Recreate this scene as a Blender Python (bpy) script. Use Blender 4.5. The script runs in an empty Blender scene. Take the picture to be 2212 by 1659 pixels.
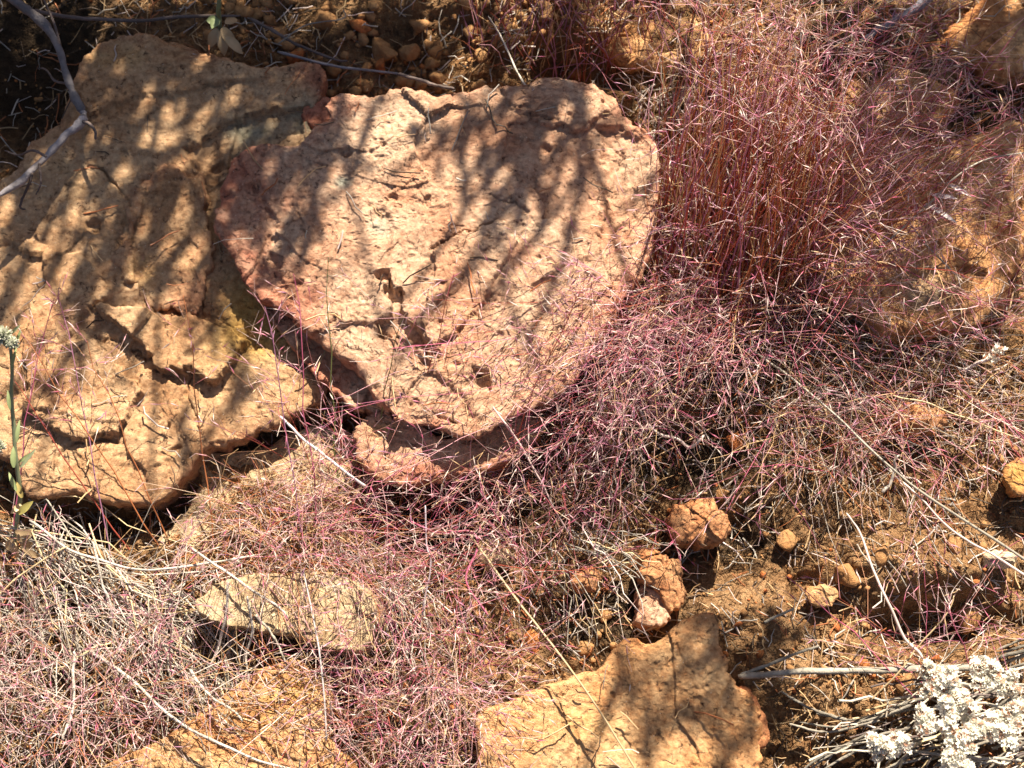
import bpy, math, random
import numpy as np
from mathutils import Matrix, Vector

random.seed(7)
rng = np.random.default_rng(11)
SC = bpy.context.scene
COL = SC.collection
PI = math.pi

# ------------------------------------------------------------------ frame of the slope
# The bank is a plane tilted by SLOPE; everything is authored in slope coordinates
# (x right, y up the slope, z out of the slope) and turned into the world by RS.
SLOPE = math.radians(35)
RS = Matrix.Rotation(SLOPE, 4, 'X')
UP = np.array([0, math.sin(SLOPE), math.cos(SLOPE)])          # world up, seen in slope axes

# ------------------------------------------------------------------ camera
TILT = math.radians(15)
DIST = 1.45
TANH = 0.5 / DIST
CPOS = np.array([0, -math.sin(TILT), math.cos(TILT)]) * DIST
VIEW = -CPOS / DIST
CUP = np.array([0, math.cos(TILT), math.sin(TILT)])
cam_d = bpy.data.cameras.new('camera')
cam = bpy.data.objects.new('camera', cam_d); COL.objects.link(cam)
cam_d.sensor_width = 36; cam_d.lens = 18 / TANH
cam_d.clip_start = 0.01; cam_d.clip_end = 200
m = Matrix(((1, CUP[0], -VIEW[0], CPOS[0]), (0, CUP[1], -VIEW[1], CPOS[1]), (0, CUP[2], -VIEW[2], CPOS[2]), (0, 0, 0, 1)))
cam.matrix_world = RS @ m
cam_d.dof.use_dof = True; cam_d.dof.focus_distance = 1.36; cam_d.dof.aperture_fstop = 7.0
SC.camera = cam

# ------------------------------------------------------------------ light
SUN = np.array([0.30, 1.10, 1.0]); SUN /= np.linalg.norm(SUN)   # towards the sun, slope axes
sw = RS.to_3x3() @ Vector(SUN)
sun_d = bpy.data.lights.new('sun', 'SUN'); sun_d.energy = 5.0; sun_d.angle = math.radians(0.53); sun_d.color = (1.0, 0.89, 0.74)
sun = bpy.data.objects.new('sun', sun_d); COL.objects.link(sun)
sun.rotation_euler = (-sw).to_track_quat('-Z', 'Y').to_euler()
sun.location = sw * 20
W = bpy.data.worlds.new('World'); SC.world = W; W.use_nodes = True
nt = W.node_tree; nt.nodes.clear()
sky = nt.nodes.new('ShaderNodeTexSky'); sky.sky_type = 'NISHITA'; sky.sun_disc = False
sky.sun_elevation = math.asin(sw.z); sky.sun_rotation = math.atan2(sw.x, sw.y)
sky.dust_density = 1.5; sky.air_density = 0.42; sky.ozone_density = 0.2
bg = nt.nodes.new('ShaderNodeBackground'); bg.inputs[1].default_value = 0.05
wo = nt.nodes.new('ShaderNodeOutputWorld')
nt.links.new(sky.outputs[0], bg.inputs[0]); nt.links.new(bg.outputs[0], wo.inputs[0])
SC.view_settings.view_transform = 'Standard'; SC.view_settings.look = 'None'
SC.view_settings.exposure = 1.72; SC.view_settings.gamma = 1.0; SC.view_settings.use_curve_mapping = False
SC.cycles.max_bounces = 6; SC.cycles.diffuse_bounces = 3; SC.cycles.glossy_bounces = 2
SC.cycles.transmission_bounces = 3; SC.cycles.transparent_max_bounces = 4

# ------------------------------------------------------------------ helpers
def P(px, py, h=0.0):
    """point of the slope frame at height h under picture coordinates of a 2212 x 1659 view"""
    px = np.asarray(px, float); py = np.asarray(py, float); h = np.asarray(h, float)
    a = (px - 1106) / 1106 * TANH; b = (829.5 - py) / 1106 * TANH
    d = np.stack([a, b * CUP[1] + VIEW[1], b * CUP[2] + VIEW[2]], -1)
    t = (h - CPOS[2]) / d[..., 2]
    return CPOS + d * t[..., None]
def PX(p):
    q = np.asarray(p, float) - CPOS
    z = q @ VIEW
    return 1106 + q[..., 0] / z / TANH * 1106, 829.5 - (q @ CUP) / z / TANH * 1106
MM = 0.000452   # metres per picture unit

def hash3(i, j, k, s):
    h = (i.astype(np.int64) * 374761393 + j.astype(np.int64) * 668265263 + k.astype(np.int64) * 2147483647 + s * 974634777) & 0xFFFFFFFF
    h = ((h ^ (h >> 13)) * 1274126177) & 0xFFFFFFFF
    h = ((h ^ (h >> 16)) * 2246822519) & 0xFFFFFFFF
    return ((h ^ (h >> 15)) & 0xFFFFFF) / float(0xFFFFFF)
def vnoise(p, s=0):
    i = np.floor(p).astype(np.int64); f = p - i
    u = f * f * f * (f * (f * 6 - 15) + 10)
    r = 0
    for a in (0, 1):
        for b in (0, 1):
            for c in (0, 1):
                w = (u[..., 0] if a else 1 - u[..., 0]) * (u[..., 1] if b else 1 - u[..., 1]) * (u[..., 2] if c else 1 - u[..., 2])
                r = r + w * hash3(i[..., 0] + a, i[..., 1] + b, i[..., 2] + c, s)
    return r * 2 - 1
def fbm(p, oct=4, s=0, gain=0.5):
    r = 0; a = 1.0; q = np.array(p, float)
    for o in range(oct):
        r = r + a * vnoise(q, s + o * 17); a *= gain; q = q * 2.03 + 11.3
    return r
def worley(x, y, s=0):
    i = np.floor(x).astype(np.int64); j = np.floor(y).astype(np.int64)
    f1 = np.full(x.shape, 9.0); f2 = np.full(x.shape, 9.0); idv = np.zeros(x.shape)
    for a in (-1, 0, 1):
        for b in (-1, 0, 1):
            z = np.zeros_like(i)
            cx = i + a + hash3(i + a, j + b, z, s); cy = j + b + hash3(i + a, j + b, z, s + 5)
            d = np.hypot(x - cx, y - cy)
            n = d < f1
            f2 = np.where(n, f1, np.minimum(f2, d)); idv = np.where(n, hash3(i + a, j + b, z, s + 9), idv); f1 = np.where(n, d, f1)
    return f1, f2, idv
def sstep(a, b, x):
    t = np.clip((x - a) / (b - a), 0, 1); return t * t * (3 - 2 * t)
def xyz(x, y, z=0.0):
    return np.stack([x, y, np.zeros_like(x) + z], -1)

def catmull(pts, n, closed=False):
    p = np.asarray(pts, float)
    if closed: q = np.vstack([p[-1], p, p[0], p[1]]); segs = len(p)
    else: q = np.vstack([2 * p[0] - p[1], p, 2 * p[-1] - p[-2]]); segs = len(p) - 1
    t = np.linspace(0, segs, n, endpoint=not closed); i = np.minimum(t.astype(int), segs - 1); f = (t - i)[:, None]
    a, b, c, d = q[i], q[i + 1], q[i + 2], q[i + 3]
    return 0.5 * (2 * b + (c - a) * f + (2 * a - 5 * b + 4 * c - d) * f ** 2 + (3 * b - a - 3 * c + d) * f ** 3)

def seg_dist(x, y, poly, closed):
    d = np.full(x.shape, 1e9); n = len(poly)
    for k in range(n if closed else n - 1):
        ax, ay = poly[k]; bx, by = poly[(k + 1) % n]
        ex, ey = bx - ax, by - ay
        t = np.clip(((x - ax) * ex + (y - ay) * ey) / (ex * ex + ey * ey + 1e-9), 0, 1)
        d = np.minimum(d, np.hypot(x - ax - t * ex, y - ay - t * ey))
    return d
def inside(x, y, poly):
    c = np.zeros(x.shape, bool); n = len(poly)
    for k in range(n):
        ax, ay = poly[k]; bx, by = poly[(k + 1) % n]
        hit = ((ay > y) != (by > y)) & (x < (bx - ax) * (y - ay) / ((by - ay) + 1e-12) + ax)
        c ^= hit
    return c
def sdist(x, y, poly):
    d = seg_dist(x, y, poly, True)
    return np.where(inside(x, y, poly), d, -d)

def mesh_np(name, V, faces, mat, smooth=True, attrs=None):
    me = bpy.data.meshes.new(name)
    V = np.ascontiguousarray(V, np.float32)
    me.vertices.add(len(V)); me.vertices.foreach_set('co', V.ravel())
    loops = np.concatenate([np.asarray(f, np.int32).ravel() for f in faces])
    tot = np.concatenate([np.full(len(f), np.asarray(f).shape[1], np.int32) for f in faces])
    st = np.concatenate([[0], np.cumsum(tot)[:-1]]).astype(np.int32)
    me.loops.add(len(loops)); me.loops.foreach_set('vertex_index', loops)
    me.polygons.add(len(tot)); me.polygons.foreach_set('loop_start', st)
    me.update(calc_edges=True)
    if smooth: me.polygons.foreach_set('use_smooth', np.ones(len(tot), bool))
    for k, c in (attrs or {}).items():
        a = me.attributes.new(k, 'FLOAT_COLOR', 'POINT')
        c4 = np.ones((len(V), 4), np.float32); c4[:, :3] = c
        a.data.foreach_set('color', c4.ravel())
    me.materials.append(mat)
    return me
ORG = {}
def tag(o, label=None, cat=None, group=None, kind=None):
    if label: o['label'] = label
    if cat: o['category'] = cat
    if group: o['group'] = group
    if kind: o['kind'] = kind
    return o
def obj(name, V, faces, mat, parent=None, origin=None, smooth=True, attrs=None):
    """ONE mesh object given in slope coordinates"""
    V = np.asarray(V, float)
    if parent is not None: origin = ORG[parent]
    elif origin is None: origin = np.array([V[:, 0].mean(), V[:, 1].mean(), V[:, 2].min()])
    o = bpy.data.objects.new(name, mesh_np(name, V - origin, faces, mat, smooth, attrs)); COL.objects.link(o)
    if parent is not None: o.parent = parent
    else: o.matrix_world = RS @ Matrix.Translation(Vector(origin))
    ORG[o] = np.asarray(origin, float)
    return o
def empty(name, origin):
    o = bpy.data.objects.new(name, None); COL.objects.link(o); o.empty_display_size = 0.02
    o.matrix_world = RS @ Matrix.Translation(Vector(origin)); ORG[o] = np.asarray(origin, float)
    return o

class Bag:
    """collects tubes (batches of curves) into one mesh"""
    def __init__(s): s.V = []; s.F = []; s.C = []; s.n = 0
    def add(s, V, F, C):
        s.V.append(V); s.F.append(F + s.n); s.C.append(C); s.n += len(V)
    def tubes(s, pts, rad, col, sides=3):
        pts = np.asarray(pts, float); M, K, _ = pts.shape
        rad = np.broadcast_to(rad, (M, K)); col = np.broadcast_to(col, (M, K, 3))
        tan = np.gradient(pts, axis=1) if K > 2 else np.repeat(pts[:, 1:] - pts[:, :1], 2, 1)
        tan /= np.linalg.norm(tan, axis=2, keepdims=True) + 1e-12
        ref = rng.normal(size=(M, 1, 3)); ref = np.repeat(ref, K, 1)
        a = np.cross(tan, ref); a /= np.linalg.norm(a, axis=2, keepdims=True) + 1e-9
        b = np.cross(tan, a)
        ang = np.arange(sides) * 2 * PI / sides
        ring = a[:, :, None] * np.cos(ang)[None, None, :, None] + b[:, :, None] * np.sin(ang)[None, None, :, None]
        V = (pts[:, :, None] + ring * rad[:, :, None, None]).reshape(-1, 3)
        C = np.repeat(col[:, :, None], sides, 2).reshape(-1, 3)
        base = (np.arange(M)[:, None, None] * K + np.arange(K - 1)[None, :, None]) * sides
        k = np.arange(sides)[None, None]; k2 = (k + 1) % sides
        F = np.stack([base + k, base + k2, base + sides + k2, base + sides + k], -1).reshape(-1, 4)
        s.add(V, F, C)
    def ribbons(s, pts, rad, col):
        """flat leaf blades: pointed at both ends, two or four triangles' worth of quads each"""
        pts = np.asarray(pts, float); M, K, _ = pts.shape
        rad = np.broadcast_to(rad, (M, K)); col = np.broadcast_to(col, (M, K, 3))
        sd = np.cross(pts[:, -1] - pts[:, 0], rng.normal(size=(M, 3))); sd /= np.linalg.norm(sd, axis=1, keepdims=True) + 1e-12
        V = np.stack([pts - sd[:, None] * rad[..., None], pts + sd[:, None] * rad[..., None]], 2).reshape(-1, 3)
        C = np.repeat(col[:, :, None], 2, 2).reshape(-1, 3)
        base = (np.arange(M)[:, None] * K + np.arange(K - 1)[None]) * 2
        s.add(V, np.stack([base, base + 1, base + 3, base + 2], -1).reshape(-1, 4), C)
    def build(s, name, mat, parent=None, origin=None):
        return obj(name, np.vstack(s.V), [np.vstack(s.F)], mat, parent, origin, True, {'col': np.vstack(s.C)})

# ------------------------------------------------------------------ materials
def new_mat(name):
    mt = bpy.data.materials.new(name); mt.use_nodes = True
    n = mt.node_tree.nodes; n.clear()
    return mt, n, mt.node_tree.links
class NB:
    def __init__(s, name):
        s.mt, s.n, s.l = new_mat(name)
        s.out = s.n.new('ShaderNodeOutputMaterial'); s.b = s.n.new('ShaderNodeBsdfPrincipled')
        s.l.new(s.b.outputs[0], s.out.inputs[0])
        s.tc = s.n.new('ShaderNodeTexCoord').outputs['Object']
    def noise(s, scale, detail=6, rough=0.6, off=0.0, dist=0.0):
        mp = s.n.new('ShaderNodeMapping'); mp.inputs[1].default_value = (off, off * 1.7, off * 0.3); s.l.new(s.tc, mp.inputs[0])
        t = s.n.new('ShaderNodeTexNoise'); t.inputs['Scale'].default_value = scale; t.inputs['Detail'].default_value = detail
        t.inputs['Roughness'].default_value = rough; t.inputs['Distortion'].default_value = dist
        s.l.new(mp.outputs[0], t.inputs['Vector']); return t.outputs[0]
    def voro(s, scale, feature='F1'):
        t = s.n.new('ShaderNodeTexVoronoi'); t.feature = feature; t.inputs['Scale'].default_value = scale
        s.l.new(s.tc, t.inputs['Vector']); return t
    def ramp(s, fac, stops):
        r = s.n.new('ShaderNodeValToRGB'); e = r.color_ramp.elements
        while len(e) < len(stops): e.new(0.5)
        for x, (p, c) in zip(e, stops):
            x.position = p; x.color = (*c, 1) if not np.isscalar(c) else (c, c, c, 1)
        s.l.new(fac, r.inputs[0]); return r.outputs[0]
    def mix(s, fac, a, b, mode='MIX'):
        x = s.n.new('ShaderNodeMix'); x.data_type = 'RGBA'; x.blend_type = mode
        for sock, v in ((x.inputs[0], fac), (x.inputs[6], a), (x.inputs[7], b)):
            if hasattr(v, 'is_linked') or hasattr(v, 'links'): s.l.new(v, sock)
            elif np.isscalar(v): sock.default_value = v
            else: sock.default_value = (*v, 1)
        return x.outputs[2]
    def math(s, op, a, b):
        x = s.n.new('ShaderNodeMath'); x.operation = op
        for sock, v in ((x.inputs[0], a), (x.inputs[1], b)):
            if np.isscalar(v): sock.default_value = v
            else: s.l.new(v, sock)
        return x.outputs[0]
    def attr(s, name):
        a = s.n.new('ShaderNodeAttribute'); a.attribute_name = name
        sp = s.n.new('ShaderNodeSeparateColor'); s.l.new(a.outputs['Color'], sp.inputs[0])
        return a.outputs['Color'], sp.outputs[0], sp.outputs[1], sp.outputs[2]
    def bump(s, h, dist, strength=1.0, prev=None):
        b = s.n.new('ShaderNodeBump'); b.inputs['Distance'].default_value = dist; b.inputs['Strength'].default_value = strength
        s.l.new(h, b.inputs['Height'])
        if prev is not None: s.l.new(prev, b.inputs['Normal'])
        return b.outputs[0]
    def done(s, col, rough=0.9, normal=None, spec=0.25):
        if np.isscalar(col) or not hasattr(col, 'links'):
            s.b.inputs['Base Color'].default_value = (*col, 1)
        else: s.l.new(col, s.b.inputs['Base Color'])
        s.b.inputs['Roughness'].default_value = rough; s.b.inputs['Specular IOR Level'].default_value = spec
        if normal is not None: s.l.new(normal, s.b.inputs['Normal'])
        return s.mt

def rock_material(name, light, mid, red, grey, ochre):
    q = NB(name)
    _, tr, tg, tb = q.attr('tint')
    n1 = q.noise(11, 8, 0.62, 1.3, 0.4)
    n2 = q.noise(38, 6, 0.65, 4.1)
    n3 = q.noise(150, 5, 0.7, 9.0)
    c = q.mix(q.ramp(n1, [(0.36, 0), (0.62, 1)]), mid, light)
    rr = q.math('ADD', q.math('MULTIPLY', tr, 1.0), q.math('SUBTRACT', q.math('MULTIPLY', n2, 1.5), 0.84))
    c = q.mix(q.ramp(rr, [(0.12, 0), (0.75, 1)]), c, red)
    gg = q.math('ADD', tg, q.math('SUBTRACT', q.math('MULTIPLY', n2, 0.9), 0.56))
    c = q.mix(q.ramp(gg, [(0.15, 0), (0.75, 1)]), c, grey)
    oo = q.math('ADD', tb, q.math('SUBTRACT', q.math('MULTIPLY', n1, 0.9), 0.56))
    c = q.mix(q.ramp(oo, [(0.15, 0), (0.7, 1)]), c, ochre)
    # mottling, dark pits and pale mineral grains
    c = q.mix(0.85, c, q.ramp(n3, [(0.33, 0.22), (0.5, 0.56), (0.7, 0.9)]), 'SOFT_LIGHT')
    pit = q.noise(190, 5, 0.75, 2.2, 0.8)
    big = q.noise(60, 4, 0.6, 7.7)
    pm = q.math('MULTIPLY', q.ramp(pit, [(0.565, 0), (0.65, 1)]), q.ramp(big, [(0.40, 0.1), (0.60, 1)]))
    c = q.mix(q.math('MULTIPLY', pm, 0.92), c, (0.10, 0.045, 0.026))
    v = q.voro(330)
    spk = q.ramp(v.outputs['Distance'], [(0.0, 1), (0.22, 0)])
    sel = q.n.new('ShaderNodeSeparateColor'); q.l.new(v.outputs['Color'], sel.inputs[0])
    sp2 = q.math('MULTIPLY', spk, q.ramp(sel.outputs[0], [(0.86, 0), (0.88, 1)]))
    c = q.mix(q.math('MULTIPLY', sp2, 0.75), c, (0.72, 0.68, 0.58))
    nrm = q.bump(q.noise(70, 8, 0.75, 3.3), 0.0022, 1.0)
    nrm = q.bump(q.noise(260, 5, 0.8, 5.5), 0.0022, 1.0, nrm)
    nrm = q.bump(q.math('SUBTRACT', 1.0, pm), 0.0012, 1.0, nrm)
    return q.done(c, 0.85, nrm, 0.3)

M = {}
M['rock'] = rock_material('rock_main', (0.50, 0.325, 0.21), (0.41, 0.205, 0.115), (0.36, 0.135, 0.08), (0.30, 0.29, 0.22), (0.42, 0.24, 0.07))
M['rock2'] = rock_material('rock_left', (0.45, 0.28, 0.15), (0.35, 0.18, 0.08), (0.33, 0.14, 0.075), (0.28, 0.265, 0.18), (0.36, 0.21, 0.06))
M['rock3'] = rock_material('rock_ochre', (0.53, 0.32, 0.155), (0.45, 0.20, 0.07), (0.44, 0.17, 0.055), (0.33, 0.29, 0.20), (0.46, 0.25, 0.06))
M['rock4'] = rock_material('rock_olive', (0.46, 0.345, 0.21), (0.39, 0.26, 0.135), (0.38, 0.20, 0.09), (0.30, 0.29, 0.20), (0.40, 0.28, 0.10))
M['stone'] = rock_material('stone_orange', (0.42, 0.215, 0.10), (0.38, 0.14, 0.05), (0.34, 0.10, 0.035), (0.33, 0.25, 0.16), (0.42, 0.22, 0.06))

def soil_material():
    q = NB('soil')
    _, tr, tg, tb = q.attr('tint')
    n1 = q.noise(9, 7, 0.6, 2.0); n2 = q.noise(55, 6, 0.7, 5.0); n3 = q.noise(190, 5, 0.7, 8.0)
    c = q.mix(q.ramp(n1, [(0.35, 0), (0.65, 1)]), (0.30, 0.155, 0.065), (0.42, 0.25, 0.125))
    c = q.mix(q.ramp(n2, [(0.35, 0.8), (0.55, 0)]), c, (0.17, 0.085, 0.035))
    c = q.mix(q.ramp(n3, [(0.52, 0), (0.66, 0.85)]), c, (0.47, 0.31, 0.16))
    c = q.mix(q.ramp(q.noise(120, 5, 0.8, 15.0), [(0.5, 0), (0.64, 0.5)]), c, (0.15, 0.07, 0.03))
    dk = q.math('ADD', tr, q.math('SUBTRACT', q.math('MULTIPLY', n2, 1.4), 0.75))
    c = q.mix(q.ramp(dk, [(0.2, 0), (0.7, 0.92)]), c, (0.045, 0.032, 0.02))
    nrm = q.bump(q.noise(90, 9, 0.82, 3.0), 0.009, 1.0)
    nrm = q.bump(q.voro(420).outputs['Distance'], 0.0025, 1.0, nrm)
    return q.done(c, 0.95, nrm, 0.15)
M['soil'] = soil_material()
def clod_material(name, a, b):
    q = NB(name)
    oi = q.n.new('ShaderNodeObjectInfo').outputs['Random']
    n1 = q.noise(60, 6, 0.65); n2 = q.noise(280, 4, 0.7, 3.0)
    c = q.mix(q.ramp(n1, [(0.35, 0), (0.65, 1)]), a, b)
    c = q.mix(0.5, c, q.ramp(n2, [(0.3, 0.3), (0.7, 0.8)]), 'SOFT_LIGHT')
    return q.done(c, 0.95, q.bump(q.noise(170, 6, 0.7, 1.0), 0.004, 1.0), 0.15)
M['clod'] = clod_material('clod_earth', (0.28, 0.135, 0.052), (0.40, 0.225, 0.10))
M['redclod'] = clod_material('clod_red', (0.34, 0.09, 0.03), (0.42, 0.18, 0.06))
M['pale'] = clod_material('pale_stone', (0.50, 0.40, 0.26), (0.60, 0.50, 0.35))

def plant_material(name, gloss=0.5, spec=0.4, trans=0.25):
    q = NB(name)
    col, *_ = q.attr('col')
    q.done(col, gloss, None, spec)
    if trans:
        t = q.n.new('ShaderNodeBsdfTranslucent'); q.l.new(col, t.inputs[0])
        mx = q.n.new('ShaderNodeMixShader'); mx.inputs[0].default_value = trans
        q.l.new(q.b.outputs[0], mx.inputs[1]); q.l.new(t.outputs[0], mx.inputs[2]); q.l.new(mx.outputs[0], q.out.inputs[0])
    return q.mt
M['grass'] = plant_material('grass', 0.42, 0.55, 0.3)
M['leaf'] = plant_material('leaf', 0.5, 0.4, 0.3)
M['petal'] = plant_material('petal', 0.7, 0.2, 0.35)
def wood_material():
    q = NB('dry_wood')
    col, *_ = q.attr('col')
    n = q.noise(120, 6, 0.7); n2 = q.noise(30, 4, 0.6, 4.0)
    c = q.mix(0.7, col, q.ramp(n, [(0.3, 0.22), (0.55, 0.55), (0.75, 0.8)]), 'SOFT_LIGHT')
    c = q.mix(q.ramp(n2, [(0.5, 0), (0.7, 0.5)]), c, (0.10, 0.07, 0.05))
    return q.done(c, 0.8, q.bump(n, 0.003, 0.9), 0.25)
M['wood'] = wood_material()

def facets(x, y, sc, s):
    """broken planes: each cell of a warped mosaic leans its own way"""
    w = xyz(x * sc * 0.8, y * sc * 0.8, s)
    X_ = x * sc + 0.35 * fbm(w, 3, s); Y_ = y * sc + 0.35 * fbm(w + 30, 3, s + 1)
    i = np.floor(X_).astype(np.int64); j = np.floor(Y_).astype(np.int64)
    best = np.full(x.shape, 9.0); out = np.zeros(x.shape); z0 = np.zeros_like(i)
    for a in (-1, 0, 1):
        for b in (-1, 0, 1):
            cx = i + a + hash3(i + a, j + b, z0, s); cy = j + b + hash3(i + a, j + b, z0, s + 5)
            d = np.hypot(X_ - cx, Y_ - cy)
            v = (hash3(i + a, j + b, z0, s + 11) - 0.5) * (X_ - cx) + (hash3(i + a, j + b, z0, s + 12) - 0.5) * (Y_ - cy) + 0.35 * (hash3(i + a, j + b, z0, s + 13) - 0.5)
            out = np.where(d < best, v, out); best = np.minimum(best, d)
    return out / sc
# ------------------------------------------------------------------ the ground
HOLES = [  # px, py, rx, ry, depth (mm)
    (2030, 1345, 140, 60, 46), (420, 1100, 110, 55, 45), (180, 1130, 130, 50, 55), (1260, 140, 120, 50, 35), (560, 960, 160, 40, 30),
    (110, 150, 160, 160, 40), (1500, 960, 130, 90, 18), (1560, 1180, 140, 90, 18), (760, 1470, 70, 50, 30), (950, 1090, 170, 60, 30),
    (690, 210, 60, 70, 25), (1430, 240, 60, 90, 20), (720, 1600, 60, 40, 30), (1740, 1265, 40, 40, 20)]
HUMPS = [(1430, 120, 90, 50, 22), (1700, 650, 260, 140, 18), (2000, 1240, 190, 60, 25), (600, 1140, 170, 70, 22), (1130, 100, 0.1, 0.1, 0), (1640, 1350, 110, 100, 20),
         (2120, 1430, 90, 60, 15), (1850, 1480, 150, 100, 10), (200, 1500, 240, 160, 25), (980, 1500, 200, 140, 15)]
DARK = [(1500, 740, 270, 170, 0.85), (1600, 470, 200, 200, 0.75), (1000, 1150, 240, 110, 0.8), (880, 1480, 150, 150, 0.65), (180, 1450, 260, 170, 0.7), (1850, 760, 200, 90, 0.5), (2060, 1350, 110, 50, 0.5),  # dark humus and litter, plus shade painted in under grass and upper left
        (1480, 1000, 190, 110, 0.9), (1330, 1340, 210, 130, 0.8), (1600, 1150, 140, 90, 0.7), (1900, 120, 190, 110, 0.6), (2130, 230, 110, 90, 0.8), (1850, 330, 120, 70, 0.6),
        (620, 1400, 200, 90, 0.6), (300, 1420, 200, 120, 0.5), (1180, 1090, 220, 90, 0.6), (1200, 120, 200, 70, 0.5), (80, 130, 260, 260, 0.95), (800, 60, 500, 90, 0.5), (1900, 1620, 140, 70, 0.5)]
def ground_z(x, y):
    near = 1.0
    p = xyz(x, y)
    z = 0.020 * fbm(p * 3.2, 3, 1) + 0.010 * fbm(p * 11, 3, 2)
    f1, f2, iv = worley(x * 42, y * 42, 3)
    amp = sstep(-0.1, 0.5, fbm(p * 7, 2, 5))
    z = z + (0.010 * amp + 0.002) * (iv * 0.9 + 0.3) * np.sqrt(np.clip(1 - (f1 * 1.25) ** 2, 0, 1))
    f1, f2, iv = worley(x * 105 + 7, y * 105, 4)
    z = z + 0.0045 * (iv * 0.8 + 0.4) * np.sqrt(np.clip(1 - (f1 * 1.3) ** 2, 0, 1)) + 0.002 * fbm(p * 160, 2, 8)
    px, py = PX(xyz(x, y))
    ins = (np.abs(x) < 1.2) & (np.abs(y) < 1.0)
    for (cx, cy, rx, ry, d) in HOLES:
        z = z - np.where(ins, d * 0.001 * np.exp(-(((px - cx) / rx) ** 2 + ((py - cy) / ry) ** 2) ** 1.5), 0)
    for (cx, cy, rx, ry, d) in HUMPS:
        z = z + np.where(ins, d * 0.001 * np.exp(-(((px - cx) / rx) ** 2 + ((py - cy) / ry) ** 2)), 0)
    fine = np.where(ins, 1.0, 0.0)
    z = z + fine * (0.0022 * fbm(p * 75, 4, 40, 0.8) + 0.0011 * np.abs(vnoise(p * 210, 44)) + 0.0016 * facets(x, y, 60, 45) * 60 * 0.4)
    return z - 0.004
def axis(a, b, step, far):
    core = np.arange(a, b, step); out = []; s = step; v = b
    while v < far: s *= 1.22; out.append(v); v += s
    lo = []; s = step; v = a - step
    while v > -far: s *= 1.22; lo.append(v); v -= s
    return np.concatenate([lo[::-1], core, out])
gx = axis(-0.60, 0.60, 0.0027, 14); gy = axis(-0.47, 0.55, 0.0027, 14)
X, Y = np.meshgrid(gx, gy)
Z = ground_z(X, Y)
Vg = np.stack([X, Y, Z], -1).reshape(-1, 3)
nx, ny = len(gx), len(gy)
ii = (np.arange(ny - 1)[:, None] * nx + np.arange(nx - 1)[None]).ravel()
Fg = np.stack([ii, ii + 1, ii + nx + 1, ii + nx], -1)
gpx, gpy = PX(Vg * [1, 1, 0])
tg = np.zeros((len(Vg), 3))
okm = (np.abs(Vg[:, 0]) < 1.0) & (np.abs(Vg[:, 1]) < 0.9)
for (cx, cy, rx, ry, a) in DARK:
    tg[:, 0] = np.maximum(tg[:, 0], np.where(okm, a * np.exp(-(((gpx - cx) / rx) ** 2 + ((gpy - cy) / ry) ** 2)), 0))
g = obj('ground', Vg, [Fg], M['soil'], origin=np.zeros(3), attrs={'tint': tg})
tag(g, 'bare orange brown earth bank strewn with crumbs and dark litter', None, None, 'structure')

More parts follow.
